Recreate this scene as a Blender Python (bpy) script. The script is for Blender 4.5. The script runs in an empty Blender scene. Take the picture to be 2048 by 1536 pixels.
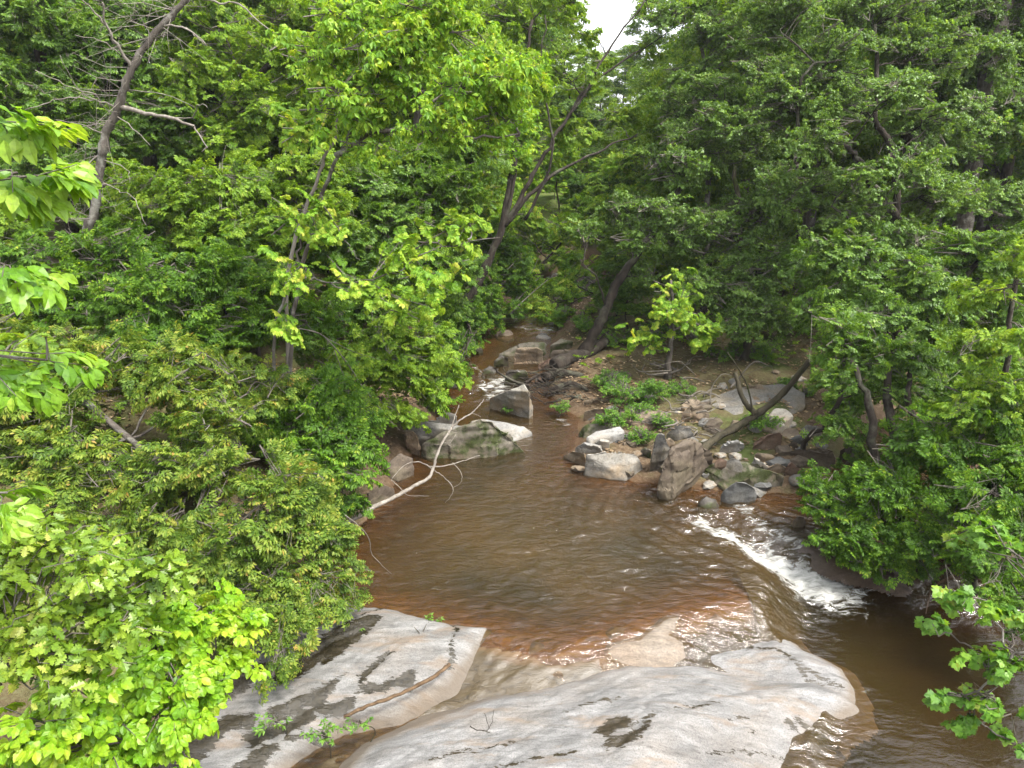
import bpy, bmesh, math, random
import numpy as np
from mathutils import Vector, Matrix, noise

# ------------------------------------------------------------------ camera, sky, sun, exposure
SC = bpy.context.scene
COL = SC.collection
F_PX, PITCH, CAM_H = 1384.0, math.radians(19.8), 6.0
cam_d = bpy.data.cameras.new('camera'); cam = bpy.data.objects.new('camera', cam_d); COL.objects.link(cam)
cam.location = (0, 0, CAM_H); cam.rotation_euler = (math.pi / 2 - PITCH, 0, 0)
cam_d.sensor_width = 36; cam_d.lens = 36 * F_PX / 2048; cam_d.clip_start = 0.05; cam_d.clip_end = 2000
SC.camera = cam
SUN_EL, SUN_AZ = math.radians(60), math.radians(120)          # azimuth clockwise from +Y: right of the view and a little behind the camera
W = bpy.data.worlds.new('World'); SC.world = W; W.use_nodes = True
nt = W.node_tree; nt.nodes.clear()
sky = nt.nodes.new('ShaderNodeTexSky'); sky.sky_type = 'NISHITA'; sky.sun_disc = False
sky.sun_elevation = SUN_EL; sky.sun_rotation = SUN_AZ; sky.air_density = 1.0; sky.dust_density = 4.0; sky.ozone_density = 0.6
hs = nt.nodes.new('ShaderNodeHueSaturation'); hs.inputs['Saturation'].default_value = 0.22; hs.inputs['Value'].default_value = 1.0
bg = nt.nodes.new('ShaderNodeBackground'); bg.inputs['Strength'].default_value = 0.15
wo = nt.nodes.new('ShaderNodeOutputWorld')
nt.links.new(sky.outputs[0], hs.inputs['Color']); nt.links.new(hs.outputs[0], bg.inputs[0]); nt.links.new(bg.outputs[0], wo.inputs[0])
sl = bpy.data.lights.new('sun', 'SUN'); sl.energy = 1.5; sl.angle = math.radians(12); sl.color = (1, .96, .88)
so = bpy.data.objects.new('sun', sl); COL.objects.link(so)
sd_ = Vector((math.sin(SUN_AZ) * math.cos(SUN_EL), math.cos(SUN_AZ) * math.cos(SUN_EL), math.sin(SUN_EL)))
so.rotation_euler = sd_.to_track_quat('Z', 'Y').to_euler(); so.location = (5, -5, 30)
SC.view_settings.view_transform = 'Standard'; SC.view_settings.look = 'None'
SC.view_settings.gamma = 1; SC.view_settings.use_curve_mapping = False
SC.view_settings.exposure = 2.28
SC.cycles.max_bounces = 8; SC.cycles.diffuse_bounces = 4; SC.cycles.glossy_bounces = 3; SC.cycles.transmission_bounces = 6
SC.cycles.transparent_max_bounces = 8; SC.cycles.use_denoising = True
SC.cycles.caustics_reflective = False; SC.cycles.caustics_refractive = False

# ------------------------------------------------------------------ helpers
rng = np.random.default_rng(11); random.seed(11)
CP, SP = math.cos(PITCH), math.sin(PITCH)
def ray(u, v):
    a = (u - 1024) / F_PX; b = (768 - v) / F_PX
    return np.array([a, CP + b * SP, -SP + b * CP])
def at(u, v, z):
    d = ray(u, v); t = (z - CAM_H) / d[2]
    return np.array([0, 0, CAM_H]) + t * d
def atY(u, v, Y):
    d = ray(u, v); return np.array([0, 0, CAM_H]) + d * (Y / d[1])
def px2m(v, Y): return Y / (CP + (768 - v) / F_PX * SP) / F_PX
def ss(a, b, x):
    t = np.clip((x - a) / (b - a), 0, 1); return t * t * (3 - 2 * t)
def _h(i, j, s):
    n = (i * 374761393 + j * 668265263 + s * 974634777) & 0xFFFFFFFF
    n = ((n ^ (n >> 13)) * 1274126177) & 0xFFFFFFFF
    return ((n ^ (n >> 16)) & 0xFFFF) / 65535.0
def vnoise(x, y, s=0):
    xi = np.floor(x).astype(np.int64); yi = np.floor(y).astype(np.int64); fx = x - xi; fy = y - yi
    fx = fx * fx * (3 - 2 * fx); fy = fy * fy * (3 - 2 * fy)
    a = _h(xi, yi, s); b = _h(xi + 1, yi, s); c = _h(xi, yi + 1, s); d = _h(xi + 1, yi + 1, s)
    return (a * (1 - fx) + b * fx) * (1 - fy) + (c * (1 - fx) + d * fx) * fy - 0.5
def fbm(x, y, o=4, s=0):
    r = 0; a = 1
    for k in range(o):
        r = r + a * vnoise(x, y, s + k); x = x * 2.03 + 17.1; y = y * 2.03 - 9.3; a *= .5
    return r
def sdpoly(x, y, poly):
    """signed distance, positive inside"""
    x = np.asarray(x, float); y = np.asarray(y, float); d2 = np.full(x.shape, 1e18); ins = np.zeros(x.shape, bool)
    n = len(poly)
    for i in range(n):
        ax, ay = poly[i][:2]; bx, by = poly[(i + 1) % n][:2]
        ex, ey = bx - ax, by - ay; L = ex * ex + ey * ey + 1e-12
        t = np.clip(((x - ax) * ex + (y - ay) * ey) / L, 0, 1)
        d2 = np.minimum(d2, (x - ax - t * ex) ** 2 + (y - ay - t * ey) ** 2)
        c = ((ay > y) != (by > y)) & (x < (bx - ax) * (y - ay) / (by - ay + 1e-15) + ax)
        ins ^= c
    d = np.sqrt(d2); return np.where(ins, d, -d)
def sdline(x, y, pts):
    """distance to a polyline and the fraction along it"""
    best = np.full(np.shape(x), 1e18); fr = np.zeros(np.shape(x)); n = len(pts) - 1
    for i in range(n):
        ax, ay = pts[i][:2]; bx, by = pts[i + 1][:2]; ex, ey = bx - ax, by - ay
        t = np.clip(((x - ax) * ex + (y - ay) * ey) / (ex * ex + ey * ey + 1e-12), 0, 1)
        d2 = (x - ax - t * ex) ** 2 + (y - ay - t * ey) ** 2
        fr = np.where(d2 < best, (i + t) / n, fr); best = np.minimum(best, d2)
    return np.sqrt(best), fr

def link(o, parent=None):
    COL.objects.link(o)
    if parent is not None: o.parent = parent
    return o
def mesh_np(name, V, F, mat=None, parent=None, attrs=None, smooth=False, data_only=False, mats=None, mi=None):
    """V (n,3); F (m,k) with k 3 or 4, or a list of such arrays"""
    V = np.asarray(V, np.float32); Fs = [np.asarray(f, np.int32) for f in (F if isinstance(F, list) else [F]) if len(f)]
    me = bpy.data.meshes.new(name); me.vertices.add(len(V)); me.vertices.foreach_set('co', V.ravel())
    nl = sum(f.size for f in Fs); npoly = sum(len(f) for f in Fs)
    me.loops.add(nl); me.loops.foreach_set('vertex_index', np.concatenate([f.ravel() for f in Fs]))
    tot = np.concatenate([np.full(len(f), f.shape[1], np.int32) for f in Fs]); st = np.concatenate([[0], np.cumsum(tot)[:-1]]).astype(np.int32)
    me.polygons.add(npoly); me.polygons.foreach_set('loop_start', st); me.polygons.foreach_set('loop_total', tot)
    me.polygons.foreach_set('use_smooth', np.full(npoly, smooth))
    for k, a in (attrs or {}).items():
        at_ = me.attributes.new(k, 'FLOAT', 'POINT'); at_.data.foreach_set('value', np.asarray(a, np.float32).ravel())
    me.update()
    if mi is not None: me.polygons.foreach_set('material_index', np.asarray(mi, np.int32))
    for q in (mats or ([mat] if mat else [])): me.materials.append(q)
    if data_only: return me
    return link(bpy.data.objects.new(name, me), parent)
def empty(name, loc=(0, 0, 0)):
    o = bpy.data.objects.new(name, None); o.location = Vector([float(c) for c in loc]); return link(o)
def tag(o, label=None, cat=None, group=None, kind=None):
    for k, v in (('label', label), ('category', cat), ('group', group), ('kind', kind)):
        if v: o[k] = v
    return o
def grid_faces(nx, ny):
    i = np.arange(nx - 1)[None, :] + np.arange(ny - 1)[:, None] * nx
    return np.stack([i, i + 1, i + nx + 1, i + nx], -1).reshape(-1, 4)
def keep(V, F, mask, attrs=None):
    """drop faces whose vertices are all outside the mask, and the loose vertices"""
    f = F[mask[F].any(1)]; used = np.zeros(len(V), bool); used[f.ravel()] = True
    m = np.cumsum(used) - 1
    return V[used], m[f], {k: a[used] for k, a in (attrs or {}).items()}

class Tubes:
    def __init__(s): s.V = []; s.F = []; s.n = 0
    def add(s, P, R, sides=6, cap=True):
        P = np.asarray(P, float); n = len(P); R = np.broadcast_to(np.asarray(R, float), (n,))
        T = np.gradient(P, axis=0); R = R * (1 + (.07 * np.sin(np.arange(n) * 1.7 + n) + .05 * np.sin(np.arange(n) * .9) if n > 8 else 0)); T /= np.linalg.norm(T, axis=1)[:, None] + 1e-9
        a = np.array([0, 0, 1.]) if abs(T[0][2]) < .9 else np.array([1., 0, 0])
        N = np.empty_like(P); x = np.cross(T[0], a); x /= np.linalg.norm(x)
        for i in range(n):
            x = x - T[i] * (x @ T[i]); x /= np.linalg.norm(x) + 1e-9; N[i] = x
        B = np.cross(T, N); th = np.arange(sides) * 2 * np.pi / sides
        V = P[:, None] + R[:, None, None] * (np.cos(th)[None, :, None] * N[:, None] + np.sin(th)[None, :, None] * B[:, None])
        i = np.arange(n - 1)[:, None] * sides; j = np.arange(sides)[None]; k = (j + 1) % sides
        f = np.stack([i + j, i + k, i + sides + k, i + sides + j], -1).reshape(-1, 4) + s.n
        s.V.append(V.reshape(-1, 3)); s.F.append(f); s.n += n * sides
        if cap and sides > 3:
            c = np.array([P[0], P[-1]]); s.V.append(c); q = s.n; s.n += 2; b0 = f.min(); b1 = b0 + (n - 1) * sides
            jj = np.arange(sides); kk = (jj + 1) % sides
            s.F.append(np.stack([b0 + kk, b0 + jj, np.full(sides, q), np.full(sides, q)], -1)[:, :3])
            s.F.append(np.stack([b1 + jj, b1 + kk, np.full(sides, q + 1)], -1))
    def build(s, name, mat, parent=None, origin=(0, 0, 0), smooth=True, data_only=False):
        if not s.V: return None
        V = np.concatenate(s.V) - np.asarray(origin, float)
        q = [f for f in s.F if f.shape[1] == 4]; t = [f for f in s.F if f.shape[1] == 3]
        fs = ([np.concatenate(q)] if q else []) + ([np.concatenate(t)] if t else [])
        return mesh_np(name, V, fs, mat, parent, smooth=smooth, data_only=data_only)
def smooth_path(P, n=4, jit=0.0):
    """Catmull-Rom through the points, with some wander"""
    P = np.asarray(P, float); Q = np.vstack([2 * P[0] - P[1], P, 2 * P[-1] - P[-2]]); out = []
    for i in range(1, len(Q) - 2):
        for t in np.arange(n) / n:
            a, b, c, d = Q[i - 1], Q[i], Q[i + 1], Q[i + 2]
            out.append(.5 * (2 * b + (c - a) * t + (2 * a - 5 * b + 4 * c - d) * t * t + (3 * b - a - 3 * c + d) * t ** 3))
    out.append(P[-1]); out = np.array(out)
    if jit: out[1:-1] += rng.normal(0, jit, (len(out) - 2, 3))
    return out

# ------------------------------------------------------------------ materials
def node_mat(name):
    m = bpy.data.materials.new(name); m.use_nodes = True; nt = m.node_tree; nt.nodes.clear()
    N = lambda t, **k: _n(nt, t, k)
    L = lambda a, b: nt.links.new(a, b)
    out = N('ShaderNodeOutputMaterial'); return m, N, L, out
def _n(nt, t, k):
    n = nt.nodes.new(t)
    for a, b in k.items():
        if a.startswith('i_'):
            key = a[2:]; n.inputs[int(key) if key.isdigit() else key.replace('_', ' ')].default_value = b
        else: setattr(n, a, b)
    return n
def ramp(N, stops, interp='LINEAR'):
    r = N('ShaderNodeValToRGB'); r.color_ramp.interpolation = interp; e = r.color_ramp.elements
    while len(e) < len(stops): e.new(.5)
    for q, (p, c) in zip(e, stops): q.position = p; q.color = (*c, 1) if len(c) == 3 else c
    return r
def mixc(N, L, fac, a, b, mode='MIX'):
    m = N('ShaderNodeMix', data_type='RGBA', blend_type=mode)
    for sock, v in ((m.inputs[0], fac), (m.inputs[6], a), (m.inputs[7], b)):
        if hasattr(v, 'node'): L(v, sock)
        else: sock.default_value = v if not isinstance(v, tuple) else ((*v, 1) if len(v) == 3 else v)
    return m.outputs[2]
def math_(N, L, op, a, b=None, clamp=False):
    m = N('ShaderNodeMath', operation=op, use_clamp=clamp)
    for i, v in enumerate((a, b)):
        if v is None: continue
        if hasattr(v, 'node'): L(v, m.inputs[i])
        else: m.inputs[i].default_value = v
    return m.outputs[0]
def noise_tex(N, L, scale, detail=6, rough=.6, vec=None, stretch=None, dist=0):
    t = N('ShaderNodeTexNoise'); t.inputs['Scale'].default_value = scale; t.inputs['Detail'].default_value = detail
    t.inputs['Roughness'].default_value = rough; t.inputs['Distortion'].default_value = dist
    if vec is None:
        g = N('ShaderNodeTexCoord'); vec = g.outputs['Object']
    if stretch:
        mp = N('ShaderNodeMapping'); mp.inputs['Scale'].default_value = stretch[0]; mp.inputs['Rotation'].default_value = stretch[1]; L(vec, mp.inputs[0]); vec = mp.outputs[0]
    L(vec, t.inputs['Vector']); return t.outputs[0]

def leaf_mat(name, stops, trans=.5, rough=.5, spec=.25, tgain=(1.5, 1.35, .6)):
    m, N, L, out = node_mat(name)
    stops = [(q, tuple(min(.45, c * g) for c, g in zip(col, (1.40, 1.38, 1.3)))) for q, col in stops]
    a = N('ShaderNodeAttribute', attribute_name='tone'); r = ramp(N, stops); L(a.outputs['Fac'], r.inputs[0])
    nz = noise_tex(N, L, 45, 3, .6); rz = ramp(N, [(.3, (.72, .70, .66)), (.55, (1.04, 1.04, 1.0)), (.72, (1.18, 1.14, 1.0))]); L(nz, rz.inputs[0]); lc = mixc(N, L, 1.0, r.outputs[0], rz.outputs[0], 'MULTIPLY')
    p = N('ShaderNodeBsdfPrincipled', i_Roughness=rough); p.inputs['Specular IOR Level'].default_value = spec
    L(lc, p.inputs['Base Color'])
    t = N('ShaderNodeBsdfTranslucent'); L(mixc(N, L, 1.0, lc, (*tgain, 1), 'MULTIPLY'), t.inputs[0])
    x = N('ShaderNodeMixShader', i_0=trans); L(p.outputs[0], x.inputs[1]); L(t.outputs[0], x.inputs[2]); L(x.outputs[0], out.inputs[0])
    return m
def bark_mat(name, c1, c2, lichen=None, scale=9):
    m, N, L, out = node_mat(name)
    c1, c2 = [tuple(q * .58 for q in c) for c in (c1, c2)]; lichen = lichen and tuple(q * .6 for q in lichen)
    n1 = noise_tex(N, L, scale, 8, .65, stretch=((1, 1, .25), (0, 0, 0))); r = ramp(N, [(.3, c1), (.7, c2)]); L(n1, r.inputs[0]); col = r.outputs[0]
    if lichen:
        n2 = noise_tex(N, L, 2.2, 6, .7); r2 = ramp(N, [(.52, (0, 0, 0)), (.62, (1, 1, 1))]); L(n2, r2.inputs[0]); col = mixc(N, L, r2.outputs[0], col, lichen)
    p = N('ShaderNodeBsdfPrincipled', i_Roughness=.9); p.inputs['Specular IOR Level'].default_value = .15
    b = N('ShaderNodeBump', i_Strength=1.0, i_Distance=.045); L(n1, b.inputs['Height']); L(b.outputs[0], p.inputs['Normal'])
    L(col, p.inputs['Base Color']); L(p.outputs[0], out.inputs[0]); return m
def rock_mat(name, c1, c2, c3, moss=0.0, mossc=(.06, .075, .015), layers=None, scale=3.0, rough=.8, bump=.5):
    m, N, L, out = node_mat(name)
    c1, c2, c3, mossc = [tuple(q * .45 for q in c) for c in (c1, c2, c3, mossc)]
    n1 = noise_tex(N, L, scale, 9, .68, stretch=layers); n2 = noise_tex(N, L, scale * .45, 5, .6); n3 = noise_tex(N, L, 26, 6, .7)
    r1 = ramp(N, [(.32, c1), (.66, c2)]); L(n1, r1.inputs[0])
    r2 = ramp(N, [(.48, (0, 0, 0)), (.64, (1, 1, 1))]); L(n2, r2.inputs[0])
    col = mixc(N, L, r2.outputs[0], r1.outputs[0], c3)
    r3 = ramp(N, [(.3, (.45, .43, .41)), (.45, (.9, .9, .9)), (.68, (1.18, 1.18, 1.18))]); L(n3, r3.inputs[0]); col = mixc(N, L, 1.0, col, r3.outputs[0], 'MULTIPLY')
    n8 = noise_tex(N, L, 7, 9, .8); r8 = ramp(N, [(.60, (0, 0, 0)), (.68, (.55, .55, .55))]); L(n8, r8.inputs[0]); col = mixc(N, L, r8.outputs[0], col, tuple(min(.42, q * 1.7 + .03) for q in c2))
    r9 = ramp(N, [(.32, (.6, .6, .6)), (.40, (0, 0, 0))]); L(n8, r9.inputs[0]); col = mixc(N, L, r9.outputs[0], col, tuple(q * .35 for q in c1))
    if moss > 0:
        n4 = noise_tex(N, L, 3.2, 8, .7); r4 = ramp(N, [(.62 - moss * .35, (0, 0, 0)), (.74 - moss * .35, (1, 1, 1))]); L(n4, r4.inputs[0])
        n5 = noise_tex(N, L, 40, 4, .7); r5 = ramp(N, [(.3, tuple(c * .45 for c in mossc)), (.7, tuple(c * 1.5 for c in mossc))]); L(n5, r5.inputs[0])
        col = mixc(N, L, r4.outputs[0], col, r5.outputs[0])
    p = N('ShaderNodeBsdfPrincipled', i_Roughness=rough); p.inputs['Specular IOR Level'].default_value = .3
    b = N('ShaderNodeBump', i_Strength=bump, i_Distance=.03); L(n1, b.inputs['Height'])
    b2 = N('ShaderNodeBump', i_Strength=bump * .8, i_Distance=.008); L(n3, b2.inputs['Height']); L(b.outputs[0], b2.inputs['Normal']); L(b2.outputs[0], p.inputs['Normal'])
    L(col, p.inputs['Base Color']); L(p.outputs[0], out.inputs[0]); return m

LV = {
 'hornbeam': leaf_mat('hornbeam_leaf', [(0, (.020, .052, .005)), (.45, (.050, .115, .008)), (.8, (.105, .19, .014)), (1, (.21, .25, .03))]),
 'red':      leaf_mat('red_tipped_leaf', [(0, (.028, .060, .008)), (.4, (.065, .12, .014)), (.75, (.14, .19, .028)), (.93, (.20, .20, .038)), (1, (.22, .155, .045))]),
 'yellow':   leaf_mat('yellow_green_leaf', [(0, (.045, .11, .010)), (.4, (.10, .20, .016)), (.75, (.19, .28, .030)), (1, (.30, .31, .06))]),
 'birch':    leaf_mat('blue_green_leaf', [(0, (.034, .070, .012)), (.45, (.078, .148, .026)), (.8, (.13, .215, .044)), (1, (.20, .27, .07))], rough=.42, spec=.4),
 'dark':     leaf_mat('dark_green_leaf', [(0, (.020, .050, .006)), (.5, (.052, .112, .011)), (.8, (.095, .172, .018)), (1, (.15, .23, .03))], rough=.42, spec=.35),
 'spring':   leaf_mat('spring_green_leaf', [(0, (.040, .090, .008)), (.45, (.088, .165, .012)), (.8, (.15, .23, .02)), (1, (.21, .27, .04))]),
 'oak':      leaf_mat('oak_leaf', [(0, (.050, .105, .010)), (.45, (.11, .185, .016)), (.8, (.18, .25, .03)), (1, (.26, .28, .07))], rough=.38, spec=.45),
 'viburnum': leaf_mat('viburnum_leaf', [(0, (.048, .13, .008)), (.45, (.105, .215, .010)), (.8, (.16, .26, .014)), (1, (.21, .28, .025))], rough=.42, spec=.35),
 'beech':    leaf_mat('beech_leaf', [(0, (.048, .125, .010)), (.5, (.095, .195, .014)), (1, (.19, .28, .035))], rough=.4, spec=.35),
 'maple':    leaf_mat('maple_leaf', [(0, (.034, .095, .012)), (.5, (.075, .165, .020)), (.85, (.13, .23, .028)), (1, (.23, .26, .045))], rough=.42, spec=.35),
 'weed':     leaf_mat('weed_leaf', [(0, (.030, .085, .014)), (.5, (.070, .155, .022)), (1, (.14, .23, .04))]),
}
BARK = {
 'grey':  bark_mat('grey_bark', (.060, .050, .042), (.19, .165, .14), (.30, .29, .25)),
 'dark':  bark_mat('dark_bark', (.018, .014, .011), (.075, .060, .048), (.10, .10, .07)),
 'pale':  bark_mat('pale_dead_wood', (.16, .135, .11), (.40, .36, .31)),
 'brown': bark_mat('brown_wood', (.07, .042, .022), (.22, .145, .085)),
 'moss':  bark_mat('mossy_bark', (.030, .026, .016), (.10, .085, .055), (.045, .060, .015)),
 'twig':  bark_mat('twig_bark', (.10, .085, .07), (.27, .24, .20)),
}
# ------------------------------------------------------------------ lie of the land: water level, stream outline, ground
def zup(Y): return .34 * ss(14.6, 16.9, Y) + .35 * ss(18.6, 21.5, Y) + .55 * ss(26, 33, Y)
def atw(u, v):
    z = 0.
    for _ in range(6): z = float(zup(np.array(at(u, v, z)[1])))
    return at(u, v, z)
STREAM = [atw(*p) for p in [(660, 1150), (690, 1090), (730, 1035), (775, 985), (800, 930), (845, 880), (868, 835), (880, 790), (905, 745), (930, 705),
          (950, 672), (985, 645), (1010, 615), (1040, 585), (1090, 555), (1130, 535), (1180, 528), (1215, 535), (1200, 560), (1160, 590), (1120, 620), (1120, 660),
          (1100, 690), (1115, 735), (1095, 770), (1110, 800), (1160, 835), (1155, 880), (1140, 915), (1190, 950), (1290, 965),
          (1400, 975), (1520, 985), (1660, 985), (1660, 940), (1720, 860), (1850, 815), (2000, 830), (2300, 850), (2600, 980), (2600, 1250)]] \
         + [np.array(p) for p in [(8, 6, 0), (8, 2, 0), (-1.5, 1.5, 0), (-4.3, 4.0, 0), (-3.6, 5.6, 0), (-2.6, 7.2, 0)]]
LOWER = [at(u, v, -.45) for u, v in [(1420, 1062), (1480, 1092), (1560, 1120), (1640, 1140), (1720, 1165), (1830, 1190), (2000, 1230), (2300, 1280)]] \
        + [np.array(p) for p in [(9, 6, 0), (9, 1.5, 0), (2.2, 1.5, 0), (2.1, 4.5, 0)]] \
        + [at(u, v, -.45) for u, v in [(1640, 1440), (1560, 1290), (1585, 1225), (1560, 1180), (1500, 1130)]]
LIP = [at(u, v, 0) for u, v in [(300, 1160), (560, 1190), (640, 1195), (740, 1206), (850, 1232), (980, 1258), (1050, 1278), (1110, 1284), (1180, 1274), (1260, 1250), (1340, 1226), (1430, 1200), (1520, 1185), (1590, 1210)]]
SOUTH = LIP + [np.array(q) for q in [(9, 7.6, 0), (9, 0, 0), (-9, 0, 0), (-9, 7, 0)]]
TROUGH = [at(1375, 1030, 0), at(1425, 1060, -.1), at(1480, 1095, -.2), at(1545, 1130, -.3), at(1610, 1165, -.4), at(1650, 1180, -.45)]
def zwater(x, y):
    z = zup(y)
    z = z - np.maximum(.42 * ss(-.50, .30, sdpoly(x, y, LOWER)) * ss(11.2, 8.2, y), .32 * ss(0, 1.0, sdpoly(x, y, SOUTH)))
    d, f = sdline(x, y, TROUGH); z = z - .05 * np.exp(-(d / (.16 + .25 * f)) ** 2) * (1 - .6 * f) * ss(0, .25, f + .02)
    return z
def xs(Y): return np.interp(Y, [3, 8, 10, 13, 15, 17, 20, 26, 32, 60], [0, .6, .9, 1, .3, -.3, .3, 1.2, 3.4, 6])
def gz(x, y):
    x = np.asarray(x, float); y = np.asarray(y, float)
    d = -sdpoly(x, y, STREAM); left = ss(-1.5, 1.5, xs(y) - x); n = fbm(x * .35, y * .35, 4, 3) * .5 + fbm(x * 1.7, y * 1.7, 3, 9) * .16
    dl = np.maximum(d, 0); w = zwater(x, y)
    zl = .62 * (1 - np.exp(-dl / .5)) + .25 * np.clip(dl - .5, 0, 40) + .0 * dl
    zr = .48 * (1 - np.exp(-dl / .8)) + .035 * dl + .16 * np.clip(dl - 14, 0, 30)
    zo = zl * left + zr * (1 - left) + n * (1 - np.exp(-dl / 1.2))
    zo = np.minimum(zo, 8 + .3 * n); zi = -np.minimum(.34 * np.maximum(-d, 0) * 0 + .65, .16 * np.maximum(-d, 0)) + n * .12 * (1 - np.exp(d / .8))
    return w + np.where(d > 0, zo, np.minimum(zi, -.012))
def gz1(x, y): return float(gz(np.array([x]), np.array([y]))[0])

# ground sheet: fine near the camera, coarse out to the horizon
def axis(lo, a, b, hi, step, g=1.13):
    m = list(np.arange(a, b, step)); s = step; q = m[-1]
    while q < hi: s *= g; q += s; m.append(q)
    s = step; q = m[0]; pre = []
    while q > lo: s *= g; q -= s; pre.append(q)
    return np.array(pre[::-1] + m)
gx, gy = axis(-400, -9, 11, 400, .13), axis(-60, 2.2, 24, 600, .13)
X, Y = np.meshgrid(gx, gy); Z = gz(X.ravel(), Y.ravel())
gd = -sdpoly(X.ravel(), Y.ravel(), STREAM)
m, N, L, out = node_mat('forest_floor')
sh = N('ShaderNodeAttribute', attribute_name='shore')
n1 = noise_tex(N, L, 1.3, 8, .65); n2 = noise_tex(N, L, 14, 8, .75); n3 = noise_tex(N, L, .6, 5, .6)
litter = ramp(N, [(.3, (.035, .022, .013)), (.5, (.10, .065, .038)), (.62, (.16, .12, .08)), (.75, (.24, .20, .15))]); L(n2, litter.inputs[0])
soil = ramp(N, [(.35, (.045, .033, .020)), (.65, (.10, .070, .043))]); L(n1, soil.inputs[0])
c = mixc(N, L, .6, soil.outputs[0], litter.outputs[0])
mo = ramp(N, [(.5, (0, 0, 0)), (.64, (.75, .75, .75))]); L(n3, mo.inputs[0])
c = mixc(N, L, mo.outputs[0], c, (.040, .070, .012))
bedc = ramp(N, [(.3, (.05, .026, .012)), (.7, (.10, .056, .027))]); L(n1, bedc.inputs[0])
c = mixc(N, L, sh.outputs['Fac'], c, bedc.outputs[0])
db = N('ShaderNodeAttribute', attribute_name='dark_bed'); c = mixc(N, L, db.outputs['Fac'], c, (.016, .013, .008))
un = N('ShaderNodeAttribute', attribute_name='green'); ng = ramp(N, [(.35, (0, 0, 0)), (.6, (1, 1, 1))]); L(n2, ng.inputs[0]); gc = ramp(N, [(.3, (.035, .075, .012)), (.7, (.09, .15, .022))]); L(n1, gc.inputs[0])
c = mixc(N, L, math_(N, L, 'MULTIPLY', un.outputs['Fac'], ng.outputs[0]), c, gc.outputs[0])
p = N('ShaderNodeBsdfPrincipled', i_Roughness=.92); p.inputs['Specular IOR Level'].default_value = .15; L(c, p.inputs['Base Color'])
b = N('ShaderNodeBump', i_Strength=.9, i_Distance=.05); L(n2, b.inputs['Height']); L(b.outputs[0], p.inputs['Normal']); L(p.outputs[0], out.inputs[0])
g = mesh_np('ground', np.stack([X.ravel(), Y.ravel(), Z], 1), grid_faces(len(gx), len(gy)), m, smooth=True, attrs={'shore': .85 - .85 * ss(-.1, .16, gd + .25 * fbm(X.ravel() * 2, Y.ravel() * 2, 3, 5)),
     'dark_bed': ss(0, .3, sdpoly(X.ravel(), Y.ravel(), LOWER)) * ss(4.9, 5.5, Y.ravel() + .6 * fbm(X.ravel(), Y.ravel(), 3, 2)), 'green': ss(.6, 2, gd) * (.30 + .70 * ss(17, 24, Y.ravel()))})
tag(g, 'brown forest floor and stream bed under the trees', kind='structure')

# ------------------------------------------------------------------ granite slabs in front
def sheet(poly, zb, H, s, step=.03, drop=.7, margin=.3, rough=.05, nsc=1.2, seed=1, layer_dir=.55, tilt=None):
    P = np.array([p[:2] for p in poly]); x0, y0 = P.min(0) - margin; x1, y1 = P.max(0) + margin
    x0 = max(x0, -6.5); x1 = min(x1, 7); y0 = max(y0, 3.6)
    ax = np.arange(x0, x1, step); ay = np.arange(y0, y1, step); X, Y = np.meshgrid(ax, ay); X = X.ravel(); Y = Y.ravel()
    d = sdpoly(X, Y, poly) + .05 * fbm(X * 3, Y * 3, 4, seed + 20)
    u = X * math.cos(layer_dir) + Y * math.sin(layer_dir); w = -X * math.sin(layer_dir) + Y * math.cos(layer_dir)
    z0 = zb(X, Y) if callable(zb) else zb
    z = z0 + np.where(d > 0, H * (1 - np.exp(-np.maximum(d, 0) / s)), drop * d)
    k = 1 - np.exp(-np.maximum(d, 0) / .25)
    z = z + k * (rough * 2 * fbm(u * nsc * .6, w * nsc * 1.6, 5, seed) + +.014 * fbm(u * 1.6, w * 9, 4, seed + 7) - .022 * np.clip(.05 - np.abs(fbm(u * .7, w * 2.6, 3, seed + 31)), 0, 1) / .05 + .006 * fbm(X * 18, Y * 18, 3, seed + 11))
    if tilt is not None: z = z + tilt(X, Y) * k
    return np.stack([X, Y, z], 1), grid_faces(len(ax), len(ay)), d > -margin * .9, d

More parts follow.
